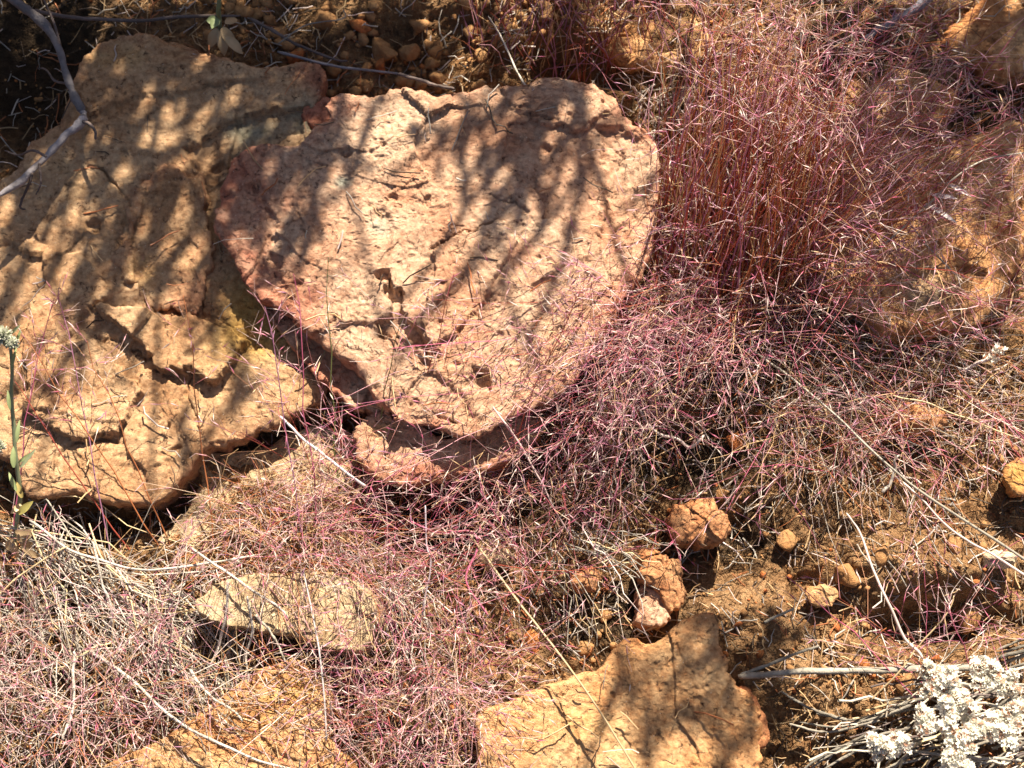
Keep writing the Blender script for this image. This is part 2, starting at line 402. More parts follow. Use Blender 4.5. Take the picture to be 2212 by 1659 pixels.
# ------------------------------------------------------------------ rocks
RECORD = []     # (outline px, height) for placing things on top
def rock(name, label, outline, h, mat, tilt=(0, 0), edge=14, amp=6, terr=0, under=0.25, steps=(), cracks=(), pits=(), blobs=(), res=(360, 90),
         bottom=-0.06, seed=0, group=None, parent=None, cat='rock', jag=3.5, rim=0.5, dome=0.0):
    """slab-like rock: a star shaped outline, a worked top face, rounded broken edges and undercut sides"""
    o2 = P([p[0] for p in outline], [p[1] for p in outline], h)[:, :2]
    NT, NR = res
    cen = o2.mean(0)
    for _ in range(3):
        pass
    ring = catmull(o2, NT, True)
    # jagged edge
    th = np.arange(NT) / NT
    per = np.linalg.norm(np.diff(np.vstack([ring, ring[:1]]), axis=0), axis=1).sum()
    q = xyz(ring[:, 0], ring[:, 1], seed * 3.7)
    nrm = ring - cen; R0 = np.linalg.norm(nrm, axis=1); nrm = nrm / R0[:, None]
    j = jag * 0.001 * (1.2 * fbm(q * 30, 5, seed + 3, 0.68) + 0.6 * np.abs(vnoise(q * 70, seed + 8)))
    ring = ring + nrm * j[:, None]
    R = np.linalg.norm(ring - cen, axis=1)
    rr = 1 - (1 - np.linspace(0, 1, NR)) ** 1.15          # a little denser towards the rim
    rr[0] = 0.004
    XY = cen + (ring - cen)[None] * rr[:, None, None]
    x, y = XY[..., 0], XY[..., 1]
    dist = (1 - rr)[:, None] * R[None]
    px, py = PX(xyz(x, y, h))
    p = xyz(x, y, seed * 2.1)
    z = h + tilt[0] * (x - cen[0]) + tilt[1] * (y - cen[1]) + dome * (1 - rr[:, None] ** 2)
    z = z + amp * 0.001 * (fbm(p * 9, 4, seed) + 0.15 * np.abs(fbm(p * 26, 3, seed + 4)))
    if terr:
        f = fbm(p * np.array([5.5, 8, 1]), 3, seed + 21) * 3.0
        k = np.floor(f); z = z + terr * 0.0007 * (k + sstep(0.42, 0.58, f - k))
    z = z + 0.09 * facets(x, y, 11, seed + 90) + 0.075 * facets(x, y, 34, seed + 95)
    z = z + 0.0005 * fbm(p * 75, 4, seed + 31, 0.75) + 0.0005 * vnoise(p * 240, seed + 40) - 0.0010 * sstep(0.4, 0.75, fbm(p * np.array([95, 140, 1]), 3, seed + 42, 0.6))
    wob = 8 * fbm(p * 60, 4, seed + 50, 0.65); wob2 = 8 * fbm(p * 60 + 40, 4, seed + 51, 0.65)
    for (poly, dz, w) in steps:
        d = sdist(px + wob, py + wob2, poly); z = z + dz * 0.00125 * sstep(-w * 0.55, w * 0.55, d)
    for (line, dep, w) in cracks:
        d = seg_dist(px + wob, py + wob2, line, False); z = z - dep * 0.62 * 0.001 * np.exp(-(d / (w * 0.6)) ** 2) * sstep(-0.75, 0.1, vnoise(p * 24, seed + 77))
    for (cx, cy, r, dep) in pits:
        d = np.hypot(px + wob - cx, py + wob2 - cy); z = z - dep * 0.001 * sstep(r * 1.25, r * 0.55, d)
    # random small pits
    f1, f2, iv = worley(x * 55 + seed, y * 55, seed + 60)
    z = z - 0.0025 * np.where(iv > 0.94, sstep(0.26, 0.08, f1 + 0.15 * fbm(p * 200, 2, seed + 62)), 0)
    e = edge * 0.00062 * (0.6 + 0.8 * (vnoise(xyz(ring[:, 0], ring[:, 1], seed) * 18, seed + 70) * 0.5 + 0.5))[None]
    t = np.clip(1 - dist / e, 0, 1)
    z = z - e * 0.8 * (1 - np.sqrt(np.clip(1 - t ** 2, 0, 1)))
    top = np.stack([x, y, z], -1)
    NS = 16
    side = []
    zr = z[-1]
    for k in range(1, NS + 1):
        f = k / NS
        zz = zr + (bottom - zr) * f
        inset = under * 0.06 * (f ** 0.8) + 0.0
        pp = np.stack([ring[:, 0], ring[:, 1], zz], -1)
        bulge = 0.005 * fbm(pp * np.array([22, 22, 60]), 3, seed + 80) * min(1, f * 5)
        side.append(np.stack([ring[:, 0] + nrm[:, 0] * (bulge - inset), ring[:, 1] + nrm[:, 1] * (bulge - inset), zz], -1))
    allr = np.concatenate([top, np.array(side)], 0)
    K = allr.shape[0]
    V = allr.reshape(-1, 3)
    a = (np.arange(K - 1)[:, None] * NT + np.arange(NT)[None]); b = (np.arange(K - 1)[:, None] * NT + (np.arange(NT)[None] + 1) % NT)
    F = np.stack([a, a + NT, b + NT, b], -1).reshape(-1, 4)
    cap = np.arange(NT)[None]                                # closing polygon at the centre
    tint = np.zeros((K, NT, 3))
    vpx, vpy = PX(xyz(allr[..., 0], allr[..., 1], h))
    dd = np.concatenate([dist, np.zeros((NS, NT))], 0)
    tint[..., 0] = rim * np.exp(-dd / 0.016)
    for (cx, cy, rx, ry, ch, v) in blobs:
        tint[..., ch] += v * np.exp(-(((vpx - cx) / rx) ** 2 + ((vpy - cy) / ry) ** 2))
    o = obj(name, V, [F, cap], mat, parent=parent, attrs={'tint': tint.reshape(-1, 3).clip(0, 1)})
    if parent is None: tag(o, label, cat, group)
    elif label: tag(o, label)
    RECORD.append((outline, h))
    return o

left = rock('rock_slab', 'broad tan slab on the left, cracked, with a raised reddish flake',
     [(190, 130), (235, 92), (330, 84), (440, 120), (520, 140), (600, 150), (660, 136), (705, 155), (695, 205), (665, 260), (700, 320), (760, 480), (770, 700), (700, 850), (640, 890),
      (560, 925), (450, 968), (400, 1030), (330, 1076), (240, 1082), (170, 1064), (100, 1078), (55, 1058), (15, 1000), (-40, 930), (-90, 760), (-90, 560), (-30, 430), (55, 335), (115, 270), (160, 190)],
     0.050, M['rock2'], tilt=(0.00, 0.02), amp=6, terr=1.5, under=0.3, res=(620, 150), seed=3, edge=12, rim=0.45,
     steps=[([(203, 660), (320, 672), (420, 690), (540, 740), (480, 830), (345, 795), (300, 735), (240, 695)], 11, 5),
            ([(56, 885), (105, 918), (150, 952), (200, 952), (260, 935), (310, 850), (210, 740), (120, 760), (70, 830)], 9, 5),
            ([(-60, 560), (60, 520), (180, 560), (250, 640), (200, 660), (150, 740), (60, 830), (-60, 860)], 5, 6),
            ([(400, 330), (470, 290), (560, 240), (660, 230), (660, 280), (560, 330), (460, 400)], -7, 8),
            ([(170, 200), (330, 95), (600, 160), (560, 180), (420, 205), (300, 215), (200, 260)], 4, 7)],
     cracks=[([(105, 1000), (110, 1030), (145, 1062)], 8, 4), ([(412, 800), (405, 860), (430, 905)], 8, 4), ([(200, 662), (265, 632), (310, 600), (400, 560)], 8, 4),
             ([(266, 640), (258, 520), (280, 440), (240, 390), (200, 370)], 9, 4), ([(120, 985), (170, 950), (250, 950)], 9, 6), ([(170, 740), (260, 740), (330, 780)], 7, 4), ([(420, 205), (560, 180)], 6, 5),
             ([(290, 545), (262, 520)], 5, 4), ([(270, 620), (330, 670), (372, 665), (402, 690), (440, 650)], 7, 5), ([(420, 550), (440, 690), (520, 700)], 4, 5)],
     pits=[(205, 490, 16, 9), (470, 368, 12, 5), (376, 975, 14, 5), (358, 920, 9, 5), (480, 960, 12, 4), (560, 1060, 9, 4), (440, 1030, 9, 4), (150, 700, 10, 4)],
     blobs=[(560, 280, 120, 45, 1, 0.5), (660, 240, 50, 60, 1, 0.5), (520, 430, 50, 160, 1, 0.5), (350, 500, 90, 150, 0, 0.45), (400, 640, 70, 60, 0, 0.5), (680, 170, 40, 40, 0, 0.7), (540, 640, 90, 90, 2, 0.6),
            (560, 720, 110, 70, 2, 0.6), (250, 130, 130, 50, 2, 0.4), (430, 830, 110, 110, 2, 0.3), (110, 700, 120, 120, 0, 0.25), (130, 860, 80, 100, 0, 0.25), (150, 400, 60, 150, 2, 0.2)])

rock('flake', 'raised reddish flake of the slab', [(300, 402), (335, 388), (400, 372), (442, 392), (452, 470), (442, 560), (432, 650), (402, 682), (370, 660), (330, 668), (310, 652), (290, 622), (262, 600), (258, 540), (275, 450)], 0.060, M['rock2'], parent=left, res=(240, 60), seed=17, under=0.1, edge=9, amp=5, jag=6, rim=0.3, bottom=0.03, tilt=(0.0, 0.02), blobs=[(350, 500, 110, 150, 0, 0.2), (410, 640, 60, 60, 0, 0.4), (310, 580, 60, 60, 2, 0.4)])
main = rock('boulder', 'big pale pinkish boulder in the middle with a pitted dappled face',
     [(706, 232), (738, 202), (790, 208), (850, 196), (940, 206), (1050, 190), (1130, 180), (1200, 177), (1272, 186), (1318, 215), (1345, 250), (1392, 286), (1425, 330), (1428, 410),
      (1412, 500), (1392, 580), (1345, 650), (1290, 740), (1225, 830), (1150, 880), (1070, 915), (1000, 942), (930, 912), (868, 910), (805, 866), (770, 800), (705, 750), (655, 705), (590, 655),
      (548, 636), (525, 600), (500, 555), (468, 500), (464, 450), (480, 385), (505, 340), (560, 312), (640, 318), (685, 285), (715, 262)],
     0.088, M['rock'], tilt=(0.0, 0.02), amp=6, terr=0.8, under=0.35, res=(760, 190), seed=9, edge=13, rim=0.5, jag=3.0,
     steps=[([(838, 596), (866, 640), (905, 722), (940, 765), (900, 752), (862, 722), (812, 716), (818, 692), (852, 672), (832, 625)], -10, 5),
            ([(936, 604), (940, 540), (985, 518), (1085, 472), (1120, 520), (1060, 620), (1010, 690), (945, 762), (905, 700)], 4, 5),
            ([(655, 720), (760, 692), (815, 700), (905, 760), (1040, 900), (900, 915), (800, 870), (705, 760)], -4, 16),
            ([(700, 755), (760, 790), (800, 850), (860, 900), (790, 880), (730, 800)], -14, 5),
            ([(1080, 190), (1290, 180), (1320, 250), (1240, 290), (1150, 265), (1110, 235)], 4, 7),
            ([(460, 420), (560, 400), (600, 470), (560, 560), (640, 650), (500, 600)], -4, 14),
            ([(1300, 280), (1440, 300), (1420, 620), (1330, 640), (1290, 520), (1320, 400)], -6, 16)],
     cracks=[([(935, 535), (985, 516), (1030, 495), (1085, 470)], 9, 4), ([(936, 762), (975, 735), (1008, 690)], 4, 4), ([(660, 716), (750, 692), (815, 684)], 6, 4), ([(1300, 300), (1345, 335), (1330, 360)], 5, 4),
             ([(940, 900), (1030, 905)], 6, 5), ([(600, 420), (640, 450), (660, 500)], 4, 4), ([(1120, 225), (1150, 255), (1200, 265)], 4, 4), ([(1060, 430), (1130, 450), (1170, 480)], 4, 4),
             ([(512, 402), (540, 420), (570, 425)], 5, 4), ([(1100, 420), (1240, 640)], 2.5, 5)],
     pits=[(1040, 815, 22, 11), (1028, 794, 13, 9), (822, 486, 32, 5), (826, 594, 14, 8), (590, 556, 18, 7), (1185, 325, 14, 5), (1140, 188, 10, 4), (850, 430, 12, 4), (750, 330, 9, 4), (1230, 260, 10, 3), (900, 860, 14, 4),
           (1130, 240, 10, 3), (640, 600, 10, 4), (960, 620, 16, 4)],
     blobs=[(540, 400, 130, 120, 0, 0.5), (740, 260, 70, 60, 0, 0.4), (560, 580, 100, 80, 0, 0.3), (640, 650, 90, 60, 0, 0.45), (1080, 400, 80, 50, 0, 0.35), (1200, 320, 90, 80, 2, 0.2), (870, 690, 60, 70, 0, 0.3),
            (1340, 620, 80, 120, 0, 0.35), (820, 488, 34, 34, 1, 0.6), (1150, 280, 60, 50, 1, 0.4), (740, 395, 22, 18, 1, 0.8), (900, 400, 200, 160, 0, -0.35), (1050, 850, 120, 70, 0, 0.2), (1120, 560, 80, 130, 0, 0.3)])
rock('lower_layer', None, [(560, 640), (640, 660), (760, 760), (840, 840), (900, 900), (880, 935), (800, 890), (752, 880), (700, 835), (650, 770), (600, 715)], 0.055, M['rock'], parent=main,
     res=(200, 40), seed=14, under=0.2, edge=8, amp=5, terr=2, blobs=[(700, 800, 100, 80, 0, 0.4)])
rock('ledge', None, [(765, 930), (800, 895), (880, 900), (960, 945), (1060, 925), (1150, 890), (1170, 930), (1110, 985), (1010, 1022), (900, 1045), (820, 1030), (775, 985)], 0.058, M['rock'], parent=main,
     res=(260, 50), seed=15, under=0.35, edge=10, amp=7, terr=2.5, blobs=[(930, 1020, 150, 30, 0, 0.5), (830, 930, 50, 30, 2, 0.6)])

rock('rock_slab', 'low shaded olive slab tucked under the lower edge of the broad tan slab',
     [(345, 1168), (395, 1105), (440, 1040), (430, 990), (560, 955), (680, 915), (760, 935), (770, 1010), (700, 1080), (560, 1110), (510, 1150), (470, 1192), (405, 1182)],
     0.020, M['rock4'], res=(280, 60), seed=21, under=0.2, amp=6, terr=2, edge=9, rim=0.2, tilt=(0, -0.05), blobs=[(640, 980, 120, 60, 0, 0.5)])
rock('rock', 'blocky pale olive rock with a straight lower edge among dry straw',
     [(428, 1312), (455, 1268), (540, 1240), (650, 1232), (760, 1252), (806, 1295), (812, 1345), (795, 1392), (755, 1406), (690, 1396), (640, 1372), (560, 1362), (470, 1345)],
     0.066, M['rock4'], res=(300, 70), seed=25, under=0.02, amp=4, terr=1.5, edge=9, rim=0.15, tilt=(0.02, 0.03), blobs=[(600, 1350, 200, 20, 2, 0.3)])
rock('rock_slab', 'yellow ochre slab at the bottom left under leaning straw',
     [(425, 1545), (490, 1490), (560, 1452), (640, 1428), (700, 1462), (712, 1530), (708, 1590), (760, 1650), (800, 1740), (560, 1800), (300, 1780), (180, 1700), (250, 1640), (350, 1600)],
     0.045, M['rock3'], res=(320, 80), seed=29, under=0.2, amp=7, terr=2.5, edge=12, rim=0.35, tilt=(-0.03, 0.05), blobs=[(560, 1540, 130, 80, 2, 0.45), (480, 1600, 90, 60, 0, 0.5), (650, 1480, 60, 40, 2, 0.5)])
rock('rock_slab', 'large cream and ochre slab at the bottom centre with soft shadows across it',
     [(1035, 1575), (1060, 1530), (1120, 1498), (1200, 1470), (1290, 1440), (1335, 1402), (1420, 1382), (1480, 1340), (1540, 1330), (1560, 1410), (1590, 1470), (1635, 1530), (1650, 1600), (1640, 1690), (1560, 1780), (1200, 1800), (1060, 1720)],
     0.048, M['rock3'], res=(420, 110), seed=33, under=0.2, amp=7, terr=1.5, edge=13, rim=0.3, tilt=(0.03, 0.05), blobs=[(1430, 1530, 150, 90, 0, -0.4), (1560, 1620, 90, 80, 0, 0.35), (1250, 1560, 130, 70, 2, 0.35), (1500, 1400, 70, 60, 0, 0.3)],
     cracks=[([(1470, 1400), (1510, 1500), (1530, 1640)], 3, 5)])
rock('rock', 'rust coloured small rock against the right corner of the large cream slab',
     [(1570, 1500), (1610, 1490), (1640, 1530), (1652, 1590), (1625, 1620), (1590, 1580)], 0.035, M['stone'], res=(120, 30), seed=39, amp=6, edge=10, dome=0.006)
rock('rock_slab', 'wide ochre slab on the right veiled by pink grass',
     [(1690, 520), (1790, 410), (1830, 335), (1920, 300), (2040, 300), (2140, 270), (2230, 260), (2260, 420), (2200, 560), (2180, 640), (2090, 700), (1980, 730), (1880, 690), (1780, 640)],
     0.020, M['rock3'], res=(380, 100), seed=41, under=0.1, amp=6, terr=2, edge=26, jag=5, rim=0.25, blobs=[(1850, 480, 60, 110, 2, 0.6), (2080, 500, 120, 130, 0, 0.4), (2000, 640, 80, 60, 1, 0.6)],
     pits=[(2185, 600, 14, 8)], cracks=[([(2000, 330), (2030, 480), (1990, 600)], 3, 5)])
rock('rock_slab', 'narrow brown slab above the wide ochre slab, behind the tall stems',
     [(1600, 190), (1700, 160), (1830, 150), (1960, 160), (2050, 190), (2075, 230), (2020, 270), (1900, 270), (1760, 290), (1640, 280)], 0.024, M['rock3'], res=(300, 60), seed=45, under=0.1, amp=6, terr=2, edge=24, jag=5, rim=0.4,
     blobs=[(2030, 210, 60, 40, 0, 0.4), (1800, 220, 160, 40, 2, 0.4)])
rock('boulder', 'brown boulder in half shade cut off by the upper right corner',
     [(2060, 60), (2100, 0), (2200, -60), (2320, -40), (2330, 120), (2260, 160), (2150, 150), (2080, 120)], 0.020, M['rock3'], res=(260, 60), seed=49, amp=8, terr=3, edge=30, jag=6, blobs=[(2150, 60, 100, 80, 0, 0.4)])
rock('rock', 'yellowish rock with a sharp lower lip under the dry stems at the top',
     [(1300, 95), (1345, 50), (1420, 20), (1500, 40), (1530, 90), (1490, 120), (1480, 150), (1430, 160), (1400, 140), (1340, 138)], 0.014, M['rock3'], res=(240, 50), seed=51, amp=7, terr=2, edge=22, jag=8, rim=0.2, under=0.3)
rock('rock', 'orange ochre rock poking in at the right edge of the picture',
     [(2168, 1040), (2195, 990), (2240, 960), (2290, 980), (2290, 1060), (2220, 1075)], 0.036, M['stone'], res=(160, 40), seed=53, amp=5, edge=12, blobs=[(2200, 1030, 60, 50, 2, 0.8)])
# smaller stones
rock('stone', 'rounded orange stone, uppermost of three loose stones on the dark earth', [(1450, 1132), (1470, 1100), (1510, 1088), (1552, 1108), (1562, 1135), (1540, 1165), (1500, 1178), (1462, 1165)], 0.024, M['stone'], res=(160, 40), seed=61, amp=7, terr=2.5, edge=9, jag=5, dome=0.006, under=0.05, cat='stone', rim=0.1)
rock('stone', 'long angular orange stone, middle of three loose stones on the dark earth', [(1370, 1195), (1400, 1180), (1440, 1186), (1462, 1220), (1480, 1265), (1478, 1300), (1445, 1308), (1420, 1265), (1385, 1240)], 0.022, M['stone'], res=(160, 40), seed=63, amp=7, terr=2.5, edge=8, jag=5, dome=0.004, under=0.05, cat='stone', rim=0.1)
rock('stone', 'flat five sided pinkish stone, lowest of three loose stones on the dark earth', [(1378, 1268), (1400, 1262), (1440, 1285), (1456, 1312), (1445, 1338), (1410, 1348), (1376, 1338)], 0.020, M['rock'], res=(140, 36), seed=65, amp=2.5, edge=7, under=0.2, cat='stone', rim=0.3, blobs=[(1415, 1305, 50, 50, 0, 0.3)])
rock('stone', 'small stone left of the flat five sided stone under dry grass', [(1225, 1240), (1255, 1225), (1292, 1238), (1290, 1272), (1255, 1284), (1228, 1270)], 0.026, M['stone'], res=(110, 30), seed=67, amp=4, edge=9, dome=0.004, cat='stone')
rock('stone', 'tan stone half buried under pink grass below the big boulder', [(1040, 1180), (1080, 1168), (1110, 1190), (1100, 1225), (1060, 1230), (1035, 1210)], 0.02, M['rock4'], res=(110, 30), seed=69, amp=4, edge=10, dome=0.004, cat='stone')
rock('stone', 'brick red stone lying on the sunny earth at the right', [(1930, 890), (1975, 872), (2020, 885), (2040, 915), (2000, 940), (1945, 930)], 0.016, M['stone'], res=(110, 30), seed=71, amp=5, edge=9, jag=5, dome=0.006, cat='stone')
rock('stone', 'pale cream stone on the earth near the right edge', [(2130, 1195), (2160, 1182), (2195, 1195), (2200, 1220), (2165, 1232), (2132, 1220)], 0.035, M['pale'], res=(110, 30), seed=73, amp=3, edge=8, dome=0.005, cat='stone')
rock('stone', 'small yellow cube shaped stone on the bare earth', [(1752, 1275), (1775, 1262), (1800, 1270), (1802, 1295), (1778, 1308), (1756, 1298)], 0.016, M['rock3'], res=(90, 26), seed=75, amp=2, edge=6, cat='stone')
rock('stone', 'knobbly red knob of rock resting between the two large rocks', [(660, 240), (690, 215), (720, 225), (728, 258), (695, 275), (668, 262)], 0.05, M['rock'], res=(90, 26), seed=77, amp=4, edge=10, cat='stone', blobs=[(690, 245, 50, 50, 0, 0.7)])

# ------------------------------------------------------------------ clods and gravel
def ico(sub):
    import bmesh
    bm = bmesh.new(); bmesh.ops.create_icosphere(bm, subdivisions=sub, radius=1)
    V = np.array([v.co[:] for v in bm.verts]); F = np.array([[v.index for v in f.verts] for f in bm.faces]); bm.free()
    return V, F
I1, I2, I3 = ico(1), ico(2), ico(3)
def lump(seed, base=I3, rough=0.35):
    V, F = base
    r = 1 + rough * fbm(V * 1.3 + seed * 5.1, 3, seed) + 0.08 * fbm(V * 5 + seed, 2, seed + 5)
    Q = V * r[:, None]
    for k in range(7):                                   # broken flats
        n = rng.normal(size=3); n /= np.linalg.norm(n); d = rng.uniform(0.5, 0.75)
        s = Q @ n; Q = Q - np.maximum(s - d, 0)[:, None] * n * 0.85
    return Q * [1, 0.85, 0.7], F
def rot(V):
    a, b, c = rng.uniform(0, 2 * PI, 3)
    Rm = np.array(Matrix.Rotation(a, 3, 'Z') @ Matrix.Rotation(b * 0.15, 3, 'X'))
    return V @ Rm.T
CLODS = [  # px, py, radius(px), material, label
    (822, 95, 32, 'clod', 'roundest grey brown clod above the big boulder'),
    (878, 97, 24, 'clod', 'dark crumbly clod right of the roundest grey brown clod'),
    (818, 124, 18, 'redclod', 'orange pebble just below the roundest grey brown clod'),
    (940, 150, 20, 'clod', 'ochre clod sitting on the top edge of the big boulder'),
    (905, 165, 16, 'clod', 'tan clod left of the ochre clod on the boulder top'),
    (1035, 170, 18, 'clod', 'clod lying near the middle of the boulder top edge'),
    (700, 35, 28, 'clod', 'brown clod in the shade at the top of the picture'),
    (775, 40, 22, 'redclod', 'reddish clod in the shade at the top of the picture'),
    (600, 60, 22, 'clod', 'clod right of the small green plant at the top'),
    (640, 110, 20, 'redclod', 'rusty clod against the top edge of the broad tan slab'),
    (905, 35, 20, 'clod', 'clod near the red grass blades at the top'),
    (245, 112, 14, 'redclod', 'bright orange pebble beside the dry grey branch'),
    (1840, 1625, 20, 'clod', 'clod beside the grey stick at the bottom right'),
    (1965, 1745, 22, 'clod', 'clod under the grey stems at the bottom right'),
    (1870, 1440, 14, 'redclod', 'red pebble on bare earth above the grey stick'),
    (1980, 1550, 14, 'pale', 'pale disc shaped pebble above the grey stick'),
    (1960, 1480, 24, 'clod', 'sunlit clod below the hollow in the earth'),
    (1595, 945, 22, 'redclod', 'orange pebble at the foot of the dark earth patch'),
    (1565, 1060, 16, 'clod', 'ochre pebble above the three loose stones'),
    (1700, 1160, 26, 'clod', 'shaded clod right of the three loose stones'),
    (1830, 1240, 30, 'clod', 'large sunlit clod on the right hand earth slope'),
    (1900, 1200, 24, 'clod', 'sunlit clod above the long diagonal straw'),
    (1570, 1720, 20, 'clod', 'clod at the lower right corner of the large cream slab'),
    (1150, 1385, 22, 'redclod', 'orange clod in the straw left of the large cream slab'),
    (1260, 1400, 18, 'clod', 'pinkish clod on the dark litter above the large cream slab'),
    (705, 1610, 30, 'redclod', 'rust red stone at the lower edge of the yellow ochre slab'),
    (310, 1400, 18, 'redclod', 'orange pebble under grey stems at the left'),
    (1310, 1325, 15, 'clod', 'small round pebble left of the flat five sided stone'),
    (2110, 1330, 30, 'clod', 'big crumbly clod on the lip of the hollow'),
    (2060, 1180, 22, 'clod', 'clod next to the pale cream stone'),
]
for k, (px, py, r, mt, lb) in enumerate(CLODS):
    V, F = lump(k + 100)
    p = P(px, py, 0.01); z0 = ground_z(np.array([p[0]]), np.array([p[1]]))[0]
    V = rot(V) * r * MM * 1.15 + [p[0], p[1], max(z0, -0.01) + r * MM * 0.12]
    tag(obj('stone' if 'stone' in lb else 'pebble' if 'pebble' in lb else 'clod', V, [F], M[mt]), lb, 'stone' if 'stone' in lb else 'pebble' if 'pebble' in lb else 'clod')
# uncountable gravel and earth crumbs
def in_rock(px, py):
    r = np.zeros(px.shape, bool)
    for (o, h) in RECORD: r |= inside(px, py, o)
    return r
def scatter_lumps(name, label, n, region, rmin, rmax, mt, base, power=2.5):
    protos = [lump(300 + k, base, 0.4) for k in range(12)]
    VV = []; FF = []; c = 0
    px = rng.uniform(region[0], region[2], n); py = rng.uniform(region[1], region[3], n)
    ok = ~in_rock(px, py) & (fbm(xyz(px / 160, py / 160), 2, 77) + rng.normal(0, 0.35, n) > -0.15)
    px, py = px[ok], py[ok]
    p = P(px, py, 0.0); z = ground_z(p[:, 0], p[:, 1])
    for k in range(len(px)):
        r = (rmin + (rmax - rmin) * rng.random() ** power) * MM
        V, F = protos[k % 12]
        VV.append(rot(V) * r + [p[k, 0], p[k, 1], z[k] + r * 0.35]); FF.append(F + c); c += len(V)
    o = obj(name, np.vstack(VV), [np.vstack(FF)], M[mt], origin=np.zeros(3), smooth=True)
    return tag(o, label, 'gravel', None, 'stuff')
scatter_lumps('gravel', 'loose brown gravel and earth crumbs on the bank', 3400, (-120, -100, 2330, 1760), 3, 12, 'clod', I1)
scatter_lumps('gravel', 'coarser shaded crumbs of earth at the top of the bank', 500, (430, -80, 1250, 190), 8, 24, 'clod', I2)
scatter_lumps('gravel', 'fine grit covering the bare earth', 7000, (-120, -100, 2330, 1760), 2, 6, 'clod', I1)
scatter_lumps('gravel', 'rusty orange grit scattered over the bank', 700, (-120, -100, 2330, 1760), 4, 13, 'redclod', I1)

# ------------------------------------------------------------------ grass
def col(*c): return np.array(c, float)
RED = col(0.40, 0.085, 0.055); MAG = col(0.50, 0.12, 0.21); PINK = col(0.66, 0.37, 0.40); STRAW = col(0.58, 0.40, 0.21); RUST = col(0.46, 0.17, 0.065)
PALE = col(0.68, 0.57, 0.51); GREYS = col(0.52, 0.47, 0.40); PURP = col(0.44, 0.20, 0.31); GREEN = col(0.22, 0.26, 0.08)
def pick(n, opts, w):
    c = np.array(opts)[rng.choice(len(opts), n, p=np.array(w) / sum(w))]
    return (c * rng.uniform(0.75, 1.3, (n, 1))).clip(0, 0.85)
def unit(v): return v / (np.linalg.norm(v, axis=-1, keepdims=True) + 1e-12)
def curve_at(pts, t):
    M_, K, _ = pts.shape
    f = t * (K - 1); i = np.minimum(f.astype(int), K - 2); g_ = (f - i)[..., None]
    idx = np.arange(M_)[:, None]
    return pts[idx, i] * (1 - g_) + pts[idx, i + 1] * g_, unit(pts[idx, i + 1] - pts[idx, i])
def stems(base, tip, K=7, bow=0.12, wob=0.02):
    """curves from base to tip that start nearly upright and arch over"""
    n = len(base); L = np.linalg.norm(tip - base, axis=1)
    t = np.linspace(0, 1, K)[None, :, None]
    side = rng.normal(size=(n, 3)) * 0.35 + UP * 1.0
    mid = (base + tip) / 2 + side * (L * bow)[:, None]
    pts = base[:, None] * (1 - t) ** 2 + 2 * mid[:, None] * t * (1 - t) + tip[:, None] * t ** 2
    w = rng.normal(size=(n, K, 3)) * (L * wob)[:, None, None]; w[:, 0] = 0
    return pts + w
def panicle(bag, pts, rad, c_stem, t0=0.4, nb=11, blen=(0.03, 0.10), nsp=2, spread=0.85, c_sp=None, awn=True, stem=True):
    """stems with open panicles: side branches, spikelets and awns"""
    n, K, _ = pts.shape
    tt = np.linspace(0, 1, K)
    if stem:
        rr = rad * (1.0 - 0.6 * tt)[None] * rng.uniform(0.75, 1.3, (n, 1))
        bag.tubes(pts, rr, c_stem[:, None] * np.ones((1, K, 1)))
    t = t0 + (1 - t0) * (np.arange(nb)[None] + rng.random((n, nb))) / nb
    o, tan = curve_at(pts, np.clip(t, 0, 0.999))
    o = o.reshape(-1, 3); tan = tan.reshape(-1, 3); m_ = n * nb
    d = unit(tan * 0.75 + rng.normal(size=(m_, 3)) * spread)
    bl = rng.uniform(*blen, m_) * (1.25 - 0.7 * (t.reshape(-1) - t0) / (1 - t0 + 1e-6))
    s = np.linspace(0, 1, 4)[None, :, None]
    br = o[:, None] + d[:, None] * bl[:, None, None] * s + rng.normal(size=(m_, 1, 3)) * (bl * 0.16)[:, None, None] * s ** 2 - UP * 0.12 * bl[:, None, None] * s ** 2
    cb = np.repeat(c_stem, nb, 0) * 0.5 + pick(m_, [MAG, PINK, STRAW, PALE, PURP], [3, 3, 3, 3, 1.5]) * 0.5
    bag.tubes(br, rad * np.array([0.5, 0.42, 0.36, 0.3])[None], cb[:, None] * np.ones((1, 4, 1)))
    ts = np.array([1.0, 0.68, 0.45, 0.35, 0.9][:nsp])[None] * np.ones((m_, 1)) * rng.uniform(0.9, 1.0, (m_, nsp))
    o2, tan2 = curve_at(br, np.clip(ts, 0, 0.999)); o2 = o2.reshape(-1, 3); tan2 = tan2.reshape(-1, 3); q = m_ * nsp
    d2 = unit(tan2 + rng.normal(size=(q, 3)) * 0.45)
    sl = rng.uniform(0.006, 0.012, q)
    sp = o2[:, None] + d2[:, None] * sl[:, None, None] * np.array([0.0, 0.4, 1.0])[None, :, None]
    c1 = pick(q, [MAG, PINK, PALE, PURP, STRAW], [3, 4, 3, 2, 1]) if c_sp is None else pick(q, *c_sp)
    c2 = c1 * 0.55 + PALE * 0.45
    bag.tubes(sp, np.array([0.22, 0.62, 0.12])[None] * 0.001, np.stack([c1, c1, c2], 1))
    if awn:
        keep = rng.random(q) < 0.7; e = sp[keep, 2]; al = rng.uniform(0.006, 0.018, len(e))
        aw = np.stack([e, e + unit(d2[keep] + rng.normal(size=(len(e), 3)) * 0.3) * al[:, None]], 1)
        bag.ribbons(aw, np.array([0.22, 0.1])[None] * 0.001, np.stack([c2[keep], PALE[None] + 0 * c2[keep]], 1))
